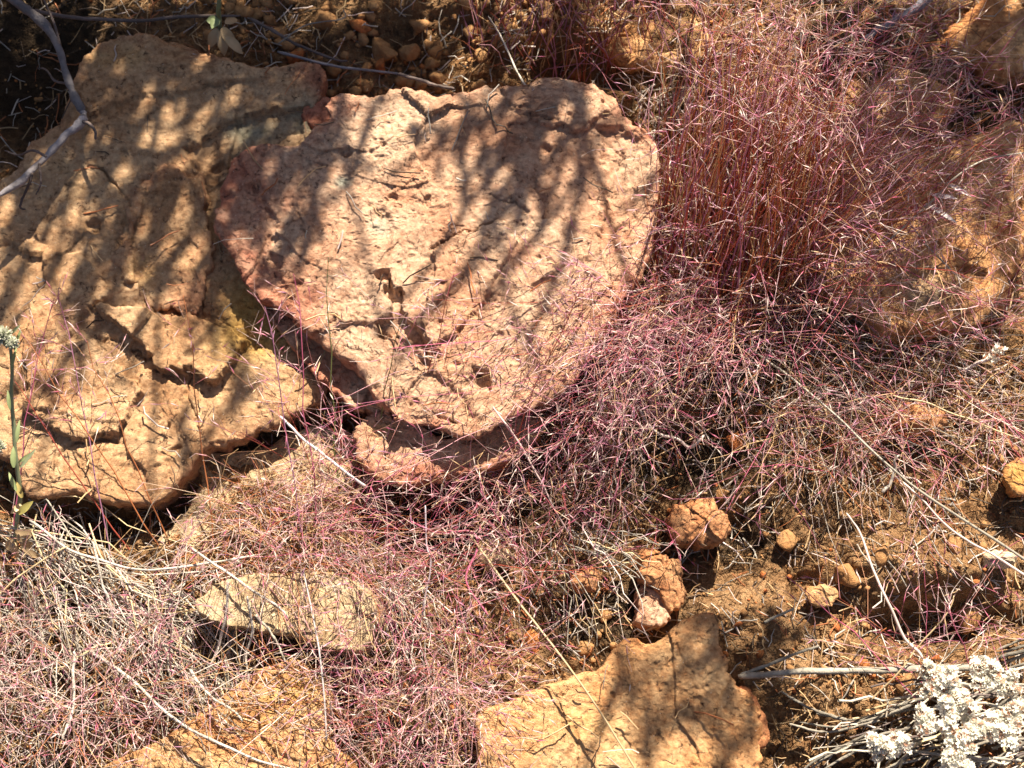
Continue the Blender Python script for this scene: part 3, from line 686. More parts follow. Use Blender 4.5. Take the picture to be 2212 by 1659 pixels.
def ell(n, cx, cy, rx, ry):
    a = rng.uniform(0, 2 * PI, n); r = np.sqrt(rng.random(n)) ; return cx + rx * r * np.cos(a), cy + ry * r * np.sin(a)
def surf_z(px, py, h=0.0):
    p = P(px, py, h); return ground_z(p[:, 0], p[:, 1])
def field(bag, n, box, dx, dy, th, style, K=7, bow=0.1, wob=0.012, rad=0.00054, **kw):
    n = int(n * 0.54); kw['nb'] = max(5, int(kw.get('nb', 10) * 0.8))
    """n grass stems rooted in an ellipse; dx, dy = (mean, sd) of tip offset in picture units, th = tip height range in m"""
    bx, by = ell(n, *box)
    tx = bx + rng.normal(dx[0], dx[1], n); ty = by + rng.normal(dy[0], dy[1], n)
    base = P(bx, by, 0.0); base[:, 2] = ground_z(base[:, 0], base[:, 1]).clip(-0.02, 0.05) - 0.004
    tip = P(tx, ty, rng.uniform(*th, n))
    pts = stems(base, tip, K, bow, wob)
    panicle(bag, pts, rad, pick(n, *style), **kw)
def blades(bag, n, box, dx, dy, th, style, K=5, bow=0.08, wob=0.015, rad=0.0006, hb=(0, 0.0)):
    n = int(n * 0.66); rad = rad * 0.88
    bx, by = ell(n, *box)
    tx = bx + rng.normal(dx[0], dx[1], n); ty = by + rng.normal(dy[0], dy[1], n)
    base = P(bx, by, 0.0); base[:, 2] = ground_z(base[:, 0], base[:, 1]).clip(-0.02, 0.06) + rng.uniform(*hb, n)
    tip = P(tx, ty, rng.uniform(*th, n))
    pts = stems(base, tip, K, bow, wob)
    c = pick(n, *style)
    bag.tubes(pts, rad * np.linspace(1, 0.35, K)[None] * rng.uniform(0.6, 1.5, (n, 1)), c[:, None] * np.linspace(0.9, 1.1, K)[None, :, None])
S_RED = ([RED, RUST, PURP, STRAW, PINK], [3, 3, 3, 2, 2])
S_PINK = ([RED, MAG, PINK, STRAW], [3, 3, 2, 2])
S_DRY = ([STRAW, PALE, RUST, PINK], [4, 3, 2, 2])
S_GREY = ([GREYS, PALE, STRAW], [4, 3, 3])

# tall tussock on the right
b = Bag()
field(b, 84, (1600, 580, 190, 130), (140, 150), (-330, 120), (0.10, 0.24), S_RED, t0=0.68, nb=9)
field(b, 60, (1590, 300, 150, 170), (120, 110), (-200, 80), (0.08, 0.2), S_RED, t0=0.55, nb=9)
blades(b, 760, (1580, 560, 190, 170), (75, 50), (-290, 80), (0.06, 0.22), ([RUST, RED, STRAW, PURP, PINK], [5, 3, 3, 2, 1]), rad=0.0009, wob=0.006)
blades(b, 300, (1560, 330, 150, 190), (50, 60), (-170, 60), (0.03, 0.14), S_RED, rad=0.0006)
field(b, 34, (1600, 580, 190, 120), (-20, 120), (-60, 120), (0.06, 0.16), S_PINK, t0=0.4, nb=9)
blades(b, 380, (1700, 560, 130, 130), (210, 100), (-260, 90), (0.05, 0.2), S_RED, rad=0.0006)
blades(b, 380, (1600, 640, 190, 110), (10, 110), (-70, 70), (0.02, 0.09), S_RED, rad=0.0005)
tag(b.build('grass', M['grass'], origin=np.zeros(3)), 'tall tussock of upright rust red stems and pink panicles right of the boulder', 'grass', None, 'stuff')
# arching mat falling over the boulder and the dark earth
b = Bag()
field(b, 112, (1540, 690, 210, 90), (-190, 130), (70, 90), (0.05, 0.16), S_PINK, t0=0.35, nb=11)
field(b, 66, (1350, 850, 170, 80), (-130, 120), (60, 90), (0.05, 0.14), S_PINK, t0=0.3, nb=11)
field(b, 60, (1420, 660, 90, 120), (-60, 90), (40, 90), (0.08, 0.17), S_PINK, t0=0.35, nb=9)
blades(b, 230, (1580, 700, 260, 110), (-60, 150), (20, 100), (0.01, 0.09), ([RUST, PURP, STRAW, PALE, RED], [3, 3, 2, 2, 2]), rad=0.0005)
field(b, 40, (1180, 1000, 180, 60), (-60, 120), (20, 70), (0.03, 0.1), S_PINK, t0=0.3, nb=10)
field(b, 46, (1480, 720, 130, 90), (-420, 160), (0, 140), (0.07, 0.15), S_PINK, t0=0.5, nb=8, bow=0.06)
tag(b.build('grass', M['grass'], origin=np.zeros(3)), 'mat of purple pink flowering grass arching over the right side of the boulder', 'grass', None, 'stuff')
# right edge
b = Bag()
field(b, 75, (1900, 720, 260, 160), (100, 130), (-160, 130), (0.05, 0.16), S_PINK, t0=0.35, nb=10)
field(b, 88, (1950, 440, 270, 170), (120, 120), (-110, 80), (0.05, 0.16), S_PINK, t0=0.35, nb=9)
field(b, 55, (1850, 900, 320, 130), (60, 180), (30, 100), (0.02, 0.1), S_PINK, t0=0.3, nb=9)
blades(b, 700, (1900, 840, 330, 170), (60, 160), (10, 120), (0.005, 0.07), ([STRAW, PALE, PINK, RUST, GREYS], [3, 3, 2, 2, 2]), rad=0.0005)
blades(b, 260, (1930, 330, 300, 240), (110, 130), (-90, 100), (0.01, 0.1), S_PINK, rad=0.0005)
field(b, 22, (2050, 1380, 200, 160), (30, 110), (-90, 90), (0.03, 0.12), S_PINK, t0=0.35, nb=8)
tag(b.build('grass', M['grass'], origin=np.zeros(3)), 'loose pink grass over the earth and slabs along the right edge', 'grass', None, 'stuff')
# centre below the boulder
b = Bag()
field(b, 58, (890, 1160, 230, 110), (20, 190), (-10, 120), (0.03, 0.12), S_PINK, t0=0.3, nb=10)
field(b, 40, (760, 1110, 130, 90), (-30, 90), (-110, 90), (0.05, 0.14), S_PINK, t0=0.35, nb=9)
field(b, 30, (1180, 1160, 240, 120), (0, 130), (0, 90), (0.03, 0.1), S_PINK, t0=0.3, nb=9)
blades(b, 330, (920, 1150, 260, 150), (20, 110), (0, 110), (0.0, 0.07), ([RUST, STRAW, PINK, PALE, RED], [3, 3, 2, 2, 2]), rad=0.0005)
tag(b.build('grass', M['grass'], origin=np.zeros(3)), 'tangled pink and straw grass below the boulder', 'grass', None, 'stuff')
b = Bag()
blades(b, 1500, (600, 1120, 170, 75), (10, 60), (-10, 45), (0.005, 0.05), ([STRAW, PALE, RUST, PINK], [5, 2, 3, 2]), rad=0.00042, bow=0.3)
blades(b, 700, (600, 1200, 190, 70), (0, 60), (0, 50), (0.005, 0.045), S_DRY, rad=0.00042, bow=0.3)
blades(b, 220, (620, 1245, 200, 40), (15, 70), (20, 70), (0.06, 0.13), S_DRY, rad=0.0005, bow=0.15)
tag(b.build('grass', M['grass'], origin=np.zeros(3)), 'matted tan dry grass cushion in front of the olive slab', 'grass', None, 'stuff')
# bottom left and bottom centre
b = Bag()
field(b, 105, (160, 1500, 260, 190), (0, 110), (-50, 120), (0.03, 0.12), S_DRY, t0=0.3, nb=10)
blades(b, 1000, (160, 1490, 290, 210), (10, 100), (-10, 110), (0.005, 0.07), ([STRAW, PALE, PINK, GREYS, RUST], [4, 4, 2, 3, 1]), rad=0.0006)
blades(b, 190, (560, 1520, 170, 110), (20, 130), (-20, 110), (0.05, 0.09), S_DRY, rad=0.0005, hb=(0.035, 0.05))
field(b, 26, (600, 1330, 220, 60), (20, 130), (30, 110), (0.07, 0.11), S_DRY, t0=0.35, nb=8)
tag(b.build('grass', M['grass'], origin=np.zeros(3)), 'bleached straw and pink grass filling the lower left corner', 'grass', None, 'stuff')
b = Bag()
field(b, 125, (875, 1520, 190, 170), (0, 90), (-30, 90), (0.03, 0.11), S_PINK, t0=0.3, nb=11)
blades(b, 520, (875, 1510, 200, 190), (10, 90), (0, 110), (0.005, 0.06), ([STRAW, PALE, PINK, RED, MAG], [4, 3, 2, 1, 2]), rad=0.0005)
tag(b.build('grass', M['grass'], origin=np.zeros(3)), 'dense pink flowering grass at the bottom between two slabs', 'grass', None, 'stuff')
# top
b = Bag()
blades(b, 240, (1230, 90, 230, 90), (10, 60), (-120, 60), (0.02, 0.12), S_RED, rad=0.0007)
blades(b, 90, (1420, 240, 60, 70), (10, 70), (-40, 60), (0.01, 0.05), ([PALE, GREYS, STRAW], [5, 3, 2]), rad=0.001)
field(b, 16, (1300, 120, 200, 80), (60, 90), (-120, 70), (0.06, 0.16), S_RED, t0=0.5, nb=8)
field(b, 42, (1740, 170, 200, 130), (60, 90), (-120, 80), (0.05, 0.16), S_PINK, t0=0.4, nb=10)
tag(b.build('grass', M['grass'], origin=np.zeros(3)), 'rust red grass blades and bleached leaves along the top of the bank', 'grass', None, 'stuff')
# litter everywhere
b = Bag()
n = 7500
px = rng.uniform(-80, 2290, n); py = rng.uniform(-60, 1720, n)
ok = ~in_rock(px, py) | (rng.random(n) < 0.045); px, py = px[ok], py[ok]; n = len(px)
p = P(px, py, 0.0); p[:, 2] = ground_z(p[:, 0], p[:, 1])
rk = in_rock(px, py)
for (o_, h_) in RECORD:
    mk = inside(px, py, o_); q = P(px[mk], py[mk], h_ + 0.004); p[mk] = q
a = rng.uniform(0, 2 * PI, n); L = rng.uniform(0.008, 0.04, n)
d = np.stack([np.cos(a), np.sin(a), rng.normal(0.05, 0.15, n)], -1) * L[:, None]
s = np.linspace(-0.5, 0.5, 4)[None, :, None]
pts = p[:, None] + d[:, None] * s + [0, 0, 0.003] + rng.normal(size=(n, 4, 3)) * (L * 0.05)[:, None, None]
c = pick(n, [STRAW, GREYS, PALE, RUST, col(0.12, 0.08, 0.05)], [3, 3, 2, 2, 3])
b.tubes(pts, rng.uniform(0.0003, 0.0009, (n, 1)) * np.ones((1, 4)), c[:, None] * np.ones((1, 4, 1)))
tag(b.build('litter', M['grass'], origin=np.zeros(3)), 'broken bits of dry stalk littering the ground', 'litter', None, 'stuff')

# single grass stalks one can follow in the picture
STALKS = [ # base px, tip px, tip height, label, style
    ((470, 1200), (395, 640), 0.13, 'reddish grass stalk rising over the left slab, nearest the boulder', RUST, 9),
    ((355, 1190), (60, 745), 0.14, 'long reddish stalk leaning left across the left slab', RUST, 9),
    ((380, 1190), (190, 740), 0.13, 'straight stalk leaning left between two others on the left slab', RUST, 9),
    ((290, 1195), (20, 800), 0.12, 'lowest of the stalks leaning left over the left slab', RED, 8),
    ((665, 1180), (575, 660), 0.16, 'feathery stalk standing in front of the gap between slab and boulder', PURP, 14),
    ((700, 1190), (640, 590), 0.16, 'thin stalk with few spikelets by the left end of the boulder', MAG, 6),
    ((735, 1100), (705, 560), 0.16, 'yellowish stalk crossing the left part of the boulder', GREEN, 5),
    ((790, 1080), (865, 690), 0.14, 'olive stalk in front of the scar in the boulder', GREEN, 5),
    ((860, 1090), (985, 590), 0.15, 'red stalk rising over the middle of the boulder', RED, 7),
    ((1030, 1160), (1250, 640), 0.16, 'long red stalk leaning right over the boulder', RED, 8),
    ((1600, 720), (1330, 690), 0.14, 'pink stalk drooping left over the right side of the boulder', PINK, 9),
    ((1480, 720), (1230, 560), 0.14, 'isolated pink stalk reaching over the boulder face', PINK, 7),
    ((2060, 1600), (1700, 1240), 0.10, 'red stalk leaning left above the grey stick', MAG, 6),
    ((2130, 1560), (2040, 1300), 0.10, 'pink stalk standing in the hollow of the earth', MAG, 9),
    ((1900, 560), (2180, 250), 0.14, 'tall red stalk arching over the wide ochre slab', RED, 9),
    ((1850, 640), (2212, 330), 0.15, 'pinkish stalk below the arching one on the wide ochre slab', PINK, 9),
    ((1190, 1290), (1035, 1060), 0.10, 'kinked pink stalk below the ledge of the boulder', MAG, 7),
    ((250, 1260), (130, 640), 0.13, 'faint stalk in front of the raised flake', PURP, 8),
    ((40, 1190), (110, 640), 0.12, 'pink stalk beside the green plant at the left edge', MAG, 10),
]
for (bs, tp, h, lb, c0, nb) in STALKS:
    base = P(*bs, 0.0)[None]; base[0, 2] = ground_z(base[:, 0], base[:, 1])[0] - 0.003
    tip = P(*tp, h)[None]
    pts = stems(base, tip, 9, 0.05, 0.006)
    e = empty('grass_stalk', base[0])
    tag(e, lb, 'grass stalk', 'single grass stalks')
    b1 = Bag(); K = 9
    b1.tubes(pts, 0.0008 * np.linspace(1.0, 0.4, K)[None], (c0[None, None] * np.linspace(1.0, 1.15, K)[None, :, None]), 5)
    b1.build('stem', M['grass'], e)
    b2 = Bag(); panicle(b2, pts, 0.00055, c0[None], t0=0.55, nb=nb, blen=(0.02, 0.055), nsp=3, spread=0.7, stem=False)
    b2.build('panicle', M['grass'], e)['kind'] = 'stuff'

# ------------------------------------------------------------------ dry straws and sticks
def stick(name, label, path, r0, r1, c, cat, hs, mat='wood', parent=None, sides=7, n=40, rough=0.10, group=None):
    """path in picture units with heights hs (m above the slope)"""
    hs = np.interp(np.linspace(0, 1, len(path)), np.linspace(0, 1, len(hs)), hs)
    pts = np.array([P(x, y, h) for (x, y), h in zip(path, hs)])
    pts = catmull(pts, n)
    t = np.linspace(0, 1, n)
    k = rng.integers(1000)
    r = (r0 + (r1 - r0) * t) * MM * (0.8 if parent is not None else 0.5 if cat == 'stem' else 0.66 if cat == 'straw' else 0.8) * (1 + rough * fbm(xyz(t * 14, t * 0 + k), 2, 5) + rough * np.abs(vnoise(xyz(t * 30, t * 0 + k), 3)))
    pts = pts + 0.25 * r.mean() * np.stack([vnoise(xyz(t * 16, t * 0 + k + j), 6) for j in range(3)], -1)
    if cat in ('straw', 'stem'): pts = pts + 0.0035 * np.stack([vnoise(xyz(t * 3.5, t * 0 + k + 20 + j), 6) for j in range(3)], -1)
    r[0] *= 0.6; r[-1] *= 0.5
    b_ = Bag(); b_.tubes(pts[None], r[None], np.asarray(c)[None, None] * (1 + 0.15 * vnoise(xyz(t * 9, t * 0 + k), 9))[None, :, None], sides)
    V = np.vstack(b_.V); F = np.vstack(b_.F)
    caps = [np.arange(sides)[None][:, ::-1], (np.arange(sides) + len(V) - sides)[None]]
    o = obj(name, V, [F] + caps, M[mat], parent, attrs={'col': np.vstack(b_.C)})
    if parent is None: tag(o, label, cat, group)
    return o
WOOD = col(0.30, 0.275, 0.28); DKW = col(0.13, 0.10, 0.09); BONE = col(0.47, 0.42, 0.36); TAN = col(0.55, 0.42, 0.24); GW = col(0.40, 0.36, 0.29)
br = stick('dry_branch', 'bent grey dry branch hanging over the upper left slab', [(-10, -40), (40, 8), (85, 42), (122, 92), (142, 160), (160, 205), (180, 242)], 11, 9, WOOD * 0.5, 'branch', [0.11, 0.10, 0.085, 0.08], sides=9, rough=0.28)
fk = stick('fork', None, [(178, 238), (176, 262), (140, 295), (95, 342), (50, 385), (0, 420), (-70, 470)], 10, 7, WOOD * 0.95, None, [0.08, 0.085, 0.10, 0.11], parent=br, sides=9, rough=0.3)
stick('twig', None, [(150, 180), (120, 175), (98, 150), (80, 148)], 4, 2, DKW, None, [0.082, 0.07], parent=br)
stick('twig', None, [(100, 338), (70, 325), (40, 335), (10, 325)], 4, 2, DKW, None, [0.095, 0.07], parent=fk)
stick('twig', None, [(178, 262), (196, 270), (206, 285), (206, 302)], 5, 3, DKW, None, [0.085, 0.095, 0.09], parent=fk)
stick('twig', None, [(70, 372), (62, 400), (48, 430), (44, 448), (56, 452)], 4, 2.5, DKW * 0.8, None, [0.10, 0.085, 0.08], parent=fk)
stick('twig', None, [(85, 352), (88, 395), (78, 420)], 4, 2, DKW, None, [0.10, 0.085], parent=fk)
stick('twig', None, [(140, 150), (120, 60), (95, 0), (80, -40)], 4, 2.5, DKW, None, [0.08, 0.09, 0.1], parent=br)
STICKS = [
 ('twig', 'thin dark stick running right from the grey branch along the top', [(70, 22), (140, 36), (220, 42), (310, 44), (400, 36), (520, 34)], 6, 4, DKW, [0.08, 0.06, 0.05]),
 ('twig', 'dark twig sloping down right of the small green plant at the top', [(540, 40), (600, 72), (640, 95), (720, 128), (752, 132)], 5, 3, DKW, [0.04, 0.03]),
 ('twig', 'long pale twig lying above the gap between slab and boulder', [(600, 112), (700, 138), (760, 148), (850, 158), (910, 172)], 4, 3, WOOD * 0.8, [0.045, 0.04]),
 ('twig', 'short dark twig ending at the top edge of the boulder', [(860, 160), (905, 172), (940, 184), (982, 192)], 5, 4, DKW, [0.07, 0.09, 0.095]),
 ('twig', 'thin bent twig on the dark earth at the top', [(600, 96), (660, 55), (740, 40), (742, 20)], 2.2, 1.6, GREYS * 0.5, [0.04, 0.05]),
 ('twig', 'thin straight twig standing over the clods at the top', [(1148, 208), (1115, 150), (1085, 85), (1055, 35)], 3, 2, GREYS, [0.09, 0.05, 0.08]),
 ('twig', 'dark twig across the left edge below the corner', [(-20, 420), (40, 370), (100, 300)], 4, 3, DKW, [0.05, 0.05]),
 ('stick', 'charred grey stick at the top of the right side', [(1858, 92), (1890, 70), (1940, 40), (1985, 12), (2020, -15)], 7, 13, col(0.22, 0.21, 0.24), [0.04, 0.05, 0.06]),
 ('stick', 'straight weathered grey stick lying left of the white flowers', [(1595, 1463), (1680, 1455), (1760, 1450), (1880, 1448), (2000, 1446), (2130, 1440)], 7, 9, GW * 0.8, [0.035, 0.05, 0.05]),
 ('stick', 'shorter dark stick forking off the weathered grey stick', [(1600, 1458), (1650, 1440), (1720, 1412), (1770, 1395)], 5, 3, GW * 0.6, [0.035, 0.04]),
 ('twig', 'small twig lying on the shaded earth above the weathered stick', [(1650, 1345), (1680, 1330), (1715, 1315)], 4, 3, GW * 0.7, [0.035, 0.035]),
 ('straw', 'longest tan straw running diagonally down the right side', [(1560, 700), (1700, 820), (1830, 930), (1960, 1040), (2080, 1130), (2240, 1230)], 3.5, 4.5, GW, [0.03, 0.07, 0.08, 0.06]),
 ('straw', 'tan straw above the longest diagonal one', [(1930, 850), (2010, 880), (2100, 905), (2260, 960)], 3.0, 2.5, TAN, [0.06, 0.07]),
 ('straw', 'bent grey straw from the tall tussock to the right edge', [(2060, 590), (1980, 500), (1960, 470)], 3.0, 2.5, GW, [0.05, 0.06]),
 ('straw', 'olive tan straw sweeping up over the wide ochre slab', [(1790, 610), (1900, 540), (2010, 440), (2060, 385), (2130, 345), (2230, 330)], 4, 3, GW, [0.05, 0.09, 0.1]),
 ('straw', 'pale stalk curling up like a hook on the dark earth', [(1372, 880), (1395, 915), (1430, 940), (1465, 955), (1495, 962), (1525, 940)], 4, 5, PALE, [0.05, 0.045, 0.04, 0.06]),
 ('straw', 'bleached white straw lying over the gap below the left slab', [(612, 900), (660, 950), (720, 1000), (790, 1055)], 4, 4, col(0.7, 0.66, 0.66), [0.08, 0.09, 0.07]),
 ('straw', 'pale pink straw sloping down below the boulder ledge', [(1060, 870), (1120, 960), (1180, 1060), (1240, 1160)], 3.2, 2.5, col(0.6, 0.45, 0.42), [0.10, 0.09, 0.05]),
 ('straw', 'long straight straw lying from the kinked stalk to the bottom slab', [(1010, 1160), (1120, 1310), (1230, 1450), (1360, 1640), (1400, 1700)], 3.5, 3, TAN, [0.06, 0.08, 0.07]),
 ('straw', 'red stem kinked like an elbow below the boulder', [(880, 1130), (950, 1155), (1020, 1150), (1035, 1185), (1010, 1260), (1060, 1330)], 3.5, 3.0, MAG, [0.04, 0.06, 0.06]),
 ('straw', 'thin upright white straw left of the elbow shaped red stem', [(920, 1085), (925, 1170), (920, 1260), (905, 1390)], 2.5, 2.5, col(0.7, 0.62, 0.66), [0.09, 0.07, 0.03]),
 ('straw', 'thin white straw standing at the bottom beside the yellow ochre slab', [(650, 1230), (670, 1330), (685, 1420), (700, 1560), (705, 1600)], 2.5, 2.5, col(0.66, 0.6, 0.58), [0.1, 0.09, 0.07]),
 ('straw', 'long pale straw above the white flowers leaning up to the left', [(1985, 1430), (1955, 1370), (1920, 1290), (1870, 1190), (1830, 1110)], 5, 3, PALE, [0.07, 0.08, 0.07]),
 ('straw', 'pale straw at the right crossing the sunny earth', [(2260, 1270), (2170, 1215), (2090, 1160), (2000, 1090), (1940, 1040)], 4, 3, PALE, [0.08, 0.07]),
 ('straw', 'whitish short stem lying on the sunny earth', [(1905, 1065), (1925, 1020), (1945, 975)], 6, 4, BONE, [0.03, 0.04]),
 ('straw', 'short brown straw leaning right over the earth hollow', [(1880, 1520), (1950, 1440), (2010, 1370), (2060, 1290)], 3, 2, TAN, [0.05, 0.08]),
 ('stem', 'thick curved white stem sweeping from the green plant to the right', [(60, 1130), (140, 1180), (220, 1205), (300, 1222), (380, 1220), (470, 1208), (560, 1195)], 6, 4, BONE, [0.05, 0.07, 0.06]),
 ('stem', 'long bleached stem slanting to the blocky pale rock', [(420, 1190), (500, 1245), (560, 1285), (620, 1330)], 5, 4, BONE, [0.07, 0.085, 0.08]),
 ('stem', 'long bleached stem down to the yellow ochre slab', [(200, 1410), (280, 1470), (370, 1555), (470, 1610), (560, 1635), (700, 1670)], 7, 4, BONE, [0.05, 0.07, 0.07]),
 ('stem', 'straw coloured stem lying across the lower left grass', [(-10, 1300), (60, 1235), (150, 1180)], 4, 4, TAN, [0.06, 0.07]),
 ('stem', 'bleached stem standing in the lower left grass', [(210, 1180), (225, 1260), (235, 1340), (240, 1400)], 5, 5, BONE, [0.08, 0.06, 0.04]),
 ('stem', 'forked white stem in front of the blocky pale rock', [(490, 1260), (480, 1340), (460, 1420), (450, 1480)], 6, 5, BONE, [0.08, 0.06, 0.04]),
 ('stem', 'white stem leaning from the blocky rock to the litter below', [(535, 1290), (545, 1360), (535, 1430), (525, 1500)], 5, 4, BONE, [0.085, 0.06, 0.04]),
 ('stem', 'dark grey stem leaning left over the edge of the blocky rock', [(560, 1330), (590, 1380), (620, 1440)], 5, 4, GW, [0.08, 0.06]),
 ('stem', 'bleached stem at the foot of the yellow ochre slab', [(400, 1440), (450, 1500), (520, 1560)], 6, 4, BONE, [0.06, 0.07]),
 ('stem', 'bleached crooked stem at the bottom of the lower left grass', [(155, 1400), (165, 1480), (155, 1560), (140, 1600)], 6, 5, BONE, [0.06, 0.06]),
]
for (nm, lb, path, r0, r1, c, hs) in STICKS:
    stick(nm, lb, path, r0, r1, c, nm, hs, mat='wood' if nm in ('twig', 'stick', 'stem') else 'grass', sides=7 if nm != 'straw' else 5, rough=0.06 if nm == 'straw' else 0.12)
# bundle of bleached stems in the lower left, too many to follow singly
b = Bag()
for (x0, y0, x1, y1, n_, sp) in [(40, 1130, 420, 1360, 26, 60), (100, 1180, 260, 1560, 24, 90), (60, 1180, 180, 1420, 20, 90), (250, 1250, 330, 1420, 24, 120), (120, 1500, 240, 1400, 16, 130), (420, 1300, 470, 1420, 20, 60), (520, 1240, 500, 1480, 26, 50), (850, 1260, 900, 1420, 26, 40), (300, 1360, 560, 1640, 26, 50), (1255, 1190, 1320, 1400, 9, 45), (1260, 1180, 1420, 1235, 14, 35)]:
    bx = x0 + rng.normal(0, sp, n_); by = y0 + rng.normal(0, sp * 0.6, n_); tx = x1 + rng.normal(0, sp * 1.4, n_); ty = y1 + rng.normal(0, sp, n_)
    A = P(bx, by, rng.uniform(0.01, 0.05, n_)); B_ = P(tx, ty, rng.uniform(0.01, 0.05, n_))
    pts = stems(A, B_, 8, 0.10, 0.030)
    c = pick(n_, [BONE * 0.9, GREYS * 0.75, PALE * 0.85, TAN, GW * 0.6], [2, 4, 1, 2, 3])
    b.tubes(pts, rng.uniform(0.0004, 0.00095, (n_, 1)) * np.linspace(1, 0.6, 8)[None], c[:, None] * np.ones((1, 8, 1)), 5)
tag(b.build('dry_stems', M['wood'], origin=np.zeros(3)), 'loose heap of bleached dead stems in the lower left', 'dead stems', None, 'stuff')

# ------------------------------------------------------------------ white flowering plant, lower right
root = P(2330, 1560, 0.0); root[2] = -0.01
bw = empty('flowering_shrub', root)
tag(bw, 'grey stemmed shrub with white flower heads in the lower right corner', 'shrub')
def flower_head(parent, px, py, h, rx, ry, n=230, name='flower_head'):
    """dense head of tiny six petalled florets on several domes"""
    V = []; F = []; C = []; cnt = 0
    c0 = P(px, py, h)
    nd = max(6, int(rx * ry / 130))
    ax, ay = ell(nd, 0, 0, rx * 0.72, ry * 0.72)
    doms = np.stack([ax * MM, -ay * MM, rng.uniform(-0.006, 0.006, nd)], -1); dr = rng.uniform(9, 19, nd) * MM
    for k in range(n):
        i = rng.integers(nd)
        d = rng.normal(size=3) + [0.1, 0.9, 1.6]; d /= np.linalg.norm(d)
        o = c0 + doms[i] + d * dr[i] * rng.uniform(0.55, 1.25)
        d = d + rng.normal(size=3) * 0.35; d /= np.linalg.norm(d)
        s = rng.uniform(0.0018, 0.0040)
        a = np.cross(d, rng.normal(size=3)); a /= np.linalg.norm(a); b_ = np.cross(d, a)
        bud = rng.random() < 0.2
        cc = col(0.88, 0.84, 0.73) * rng.uniform(0.92, 1.01) if not bud else col(0.50, 0.25, 0.15) * rng.uniform(0.8, 1.3)
        if bud: s *= 0.7
        V.append(o - d * s * 0.5); C.append(cc * (0.9 if not bud else 0.7))
        for j in range(6):
            t0 = j * PI / 3
            for (t, r, hgt) in ((t0 - 0.42, 0.75, 0.12), (t0, 1.15, 0.2), (t0 + 0.42, 0.75, 0.12)):
                V.append(o + (a * math.cos(t) + b_ * math.sin(t)) * s * r + d * s * hgt); C.append(cc)
            q = cnt + 1 + j * 3
            F += [(cnt, q, q + 1), (cnt, q + 1, q + 2)]
        cnt += 19
    return obj(name, np.array(V), [np.array(F)], M['petal'], parent, smooth=False, attrs={'col': np.array(C).clip(0, 0.85)})
HEADS = [(2015, 1470, 45, 38), (2055, 1505, 32, 34), (2120, 1450, 30, 36), (2165, 1475, 30, 34), (2185, 1540, 28, 24), (2075, 1560, 46, 38), (1998, 1555, 28, 30), (2150, 1590, 40, 38), (1915, 1610, 42, 42), (2070, 1630, 46, 44)]
for (px, py, rx, ry) in HEADS:
    flower_head(bw, px, py, 0.10, rx * 1.08, ry * 1.08, int(rx * ry * 0.26))
    A = P(px + 5, py + 5, 0.085)
    Bp = P(px + 170 + rng.uniform(-40, 60), py + rng.uniform(-5, 60), 0.02)
    pts = stems(np.array([Bp]), np.array([A]), 10, 0.06, 0.012)
    q = Bag(); q.tubes(pts, 0.0014 * np.linspace(1.2, 0.8, 10)[None], (GW * rng.uniform(0.8, 1.2))[None, None], 6); q.build('stem', M['wood'], bw)
LOW = [[(1720, 1680), (1800, 1630), (1880, 1590), (1960, 1580), (2060, 1560)], [(1700, 1700), (1760, 1640), (1850, 1600), (1900, 1575)], [(1860, 1570), (1960, 1530), (2020, 1525), (2110, 1500)],
       [(1760, 1540), (1850, 1550), (1930, 1530), (2010, 1500)], [(1690, 1500), (1760, 1535), (1830, 1560)], [(1960, 1700), (2040, 1650), (2120, 1600), (2230, 1570)], [(2060, 1700), (2140, 1640), (2240, 1600)],
       [(2040, 1460), (2120, 1430), (2240, 1400)], [(2100, 1500), (2170, 1450), (2250, 1430)], [(2130, 1540), (2190, 1510), (2260, 1490)], [(1840, 1700), (1960, 1640), (2080, 1590)], [(2140, 1420), (2200, 1385), (2250, 1370)],
       [(1900, 1680), (2000, 1600), (2090, 1530), (2160, 1480)], [(2120, 1680), (2180, 1620), (2250, 1560)], [(1700, 1560), (1790, 1580), (1900, 1560)], [(2080, 1420), (2160, 1410), (2250, 1385)]]
for k, pth in enumerate(LOW):
    for rep in range(1 + (k % 3 == 0)):
        dx_, dy_ = (0, 0) if rep == 0 else (rng.uniform(-40, 40), rng.uniform(12, 34))
        stick('stem', None, [(a_ + dx_ + rng.uniform(-6, 6), b_ + dy_ + rng.uniform(-6, 6)) for a_, b_ in pth], 2.8 if k % 3 else 2.2, rng.uniform(3.0, 5.0), GW * rng.uniform(0.35, 0.7), None, [0.01, 0.022, 0.04], parent=bw, rough=0.2)
q = Bag()
bx, by = ell(110, 2080, 1570, 190, 120); tx = bx + rng.normal(-80, 60, 110); ty = by + rng.normal(30, 40, 110)
pts = stems(P(bx, by, rng.uniform(0.0, 0.04, 110)), P(tx, ty, rng.uniform(0.0, 0.06, 110)), 6, 0.05, 0.02)
q.tubes(pts, rng.uniform(0.0006, 0.0015, (110, 1)) * np.ones((1, 6)), pick(110, [GW, BONE, DKW, TAN], [5, 2, 2, 2])[:, None] * np.ones((1, 6, 1)), 5)
o = q.build('twigs', M['wood'], bw); o['kind'] = 'stuff'
fl = empty('flower_stalk', P(1530, -90, 0.0)); tag(fl, 'single pale flower head dipping in at the top edge', 'flower')
flower_head(fl, 1520, -8, 0.10, 22, 16, 90)
stick('stem', None, [(1530, -90), (1525, -60), (1520, -15)], 3, 2.5, GREEN, None, [0.0, 0.06, 0.095], parent=fl, mat='grass')

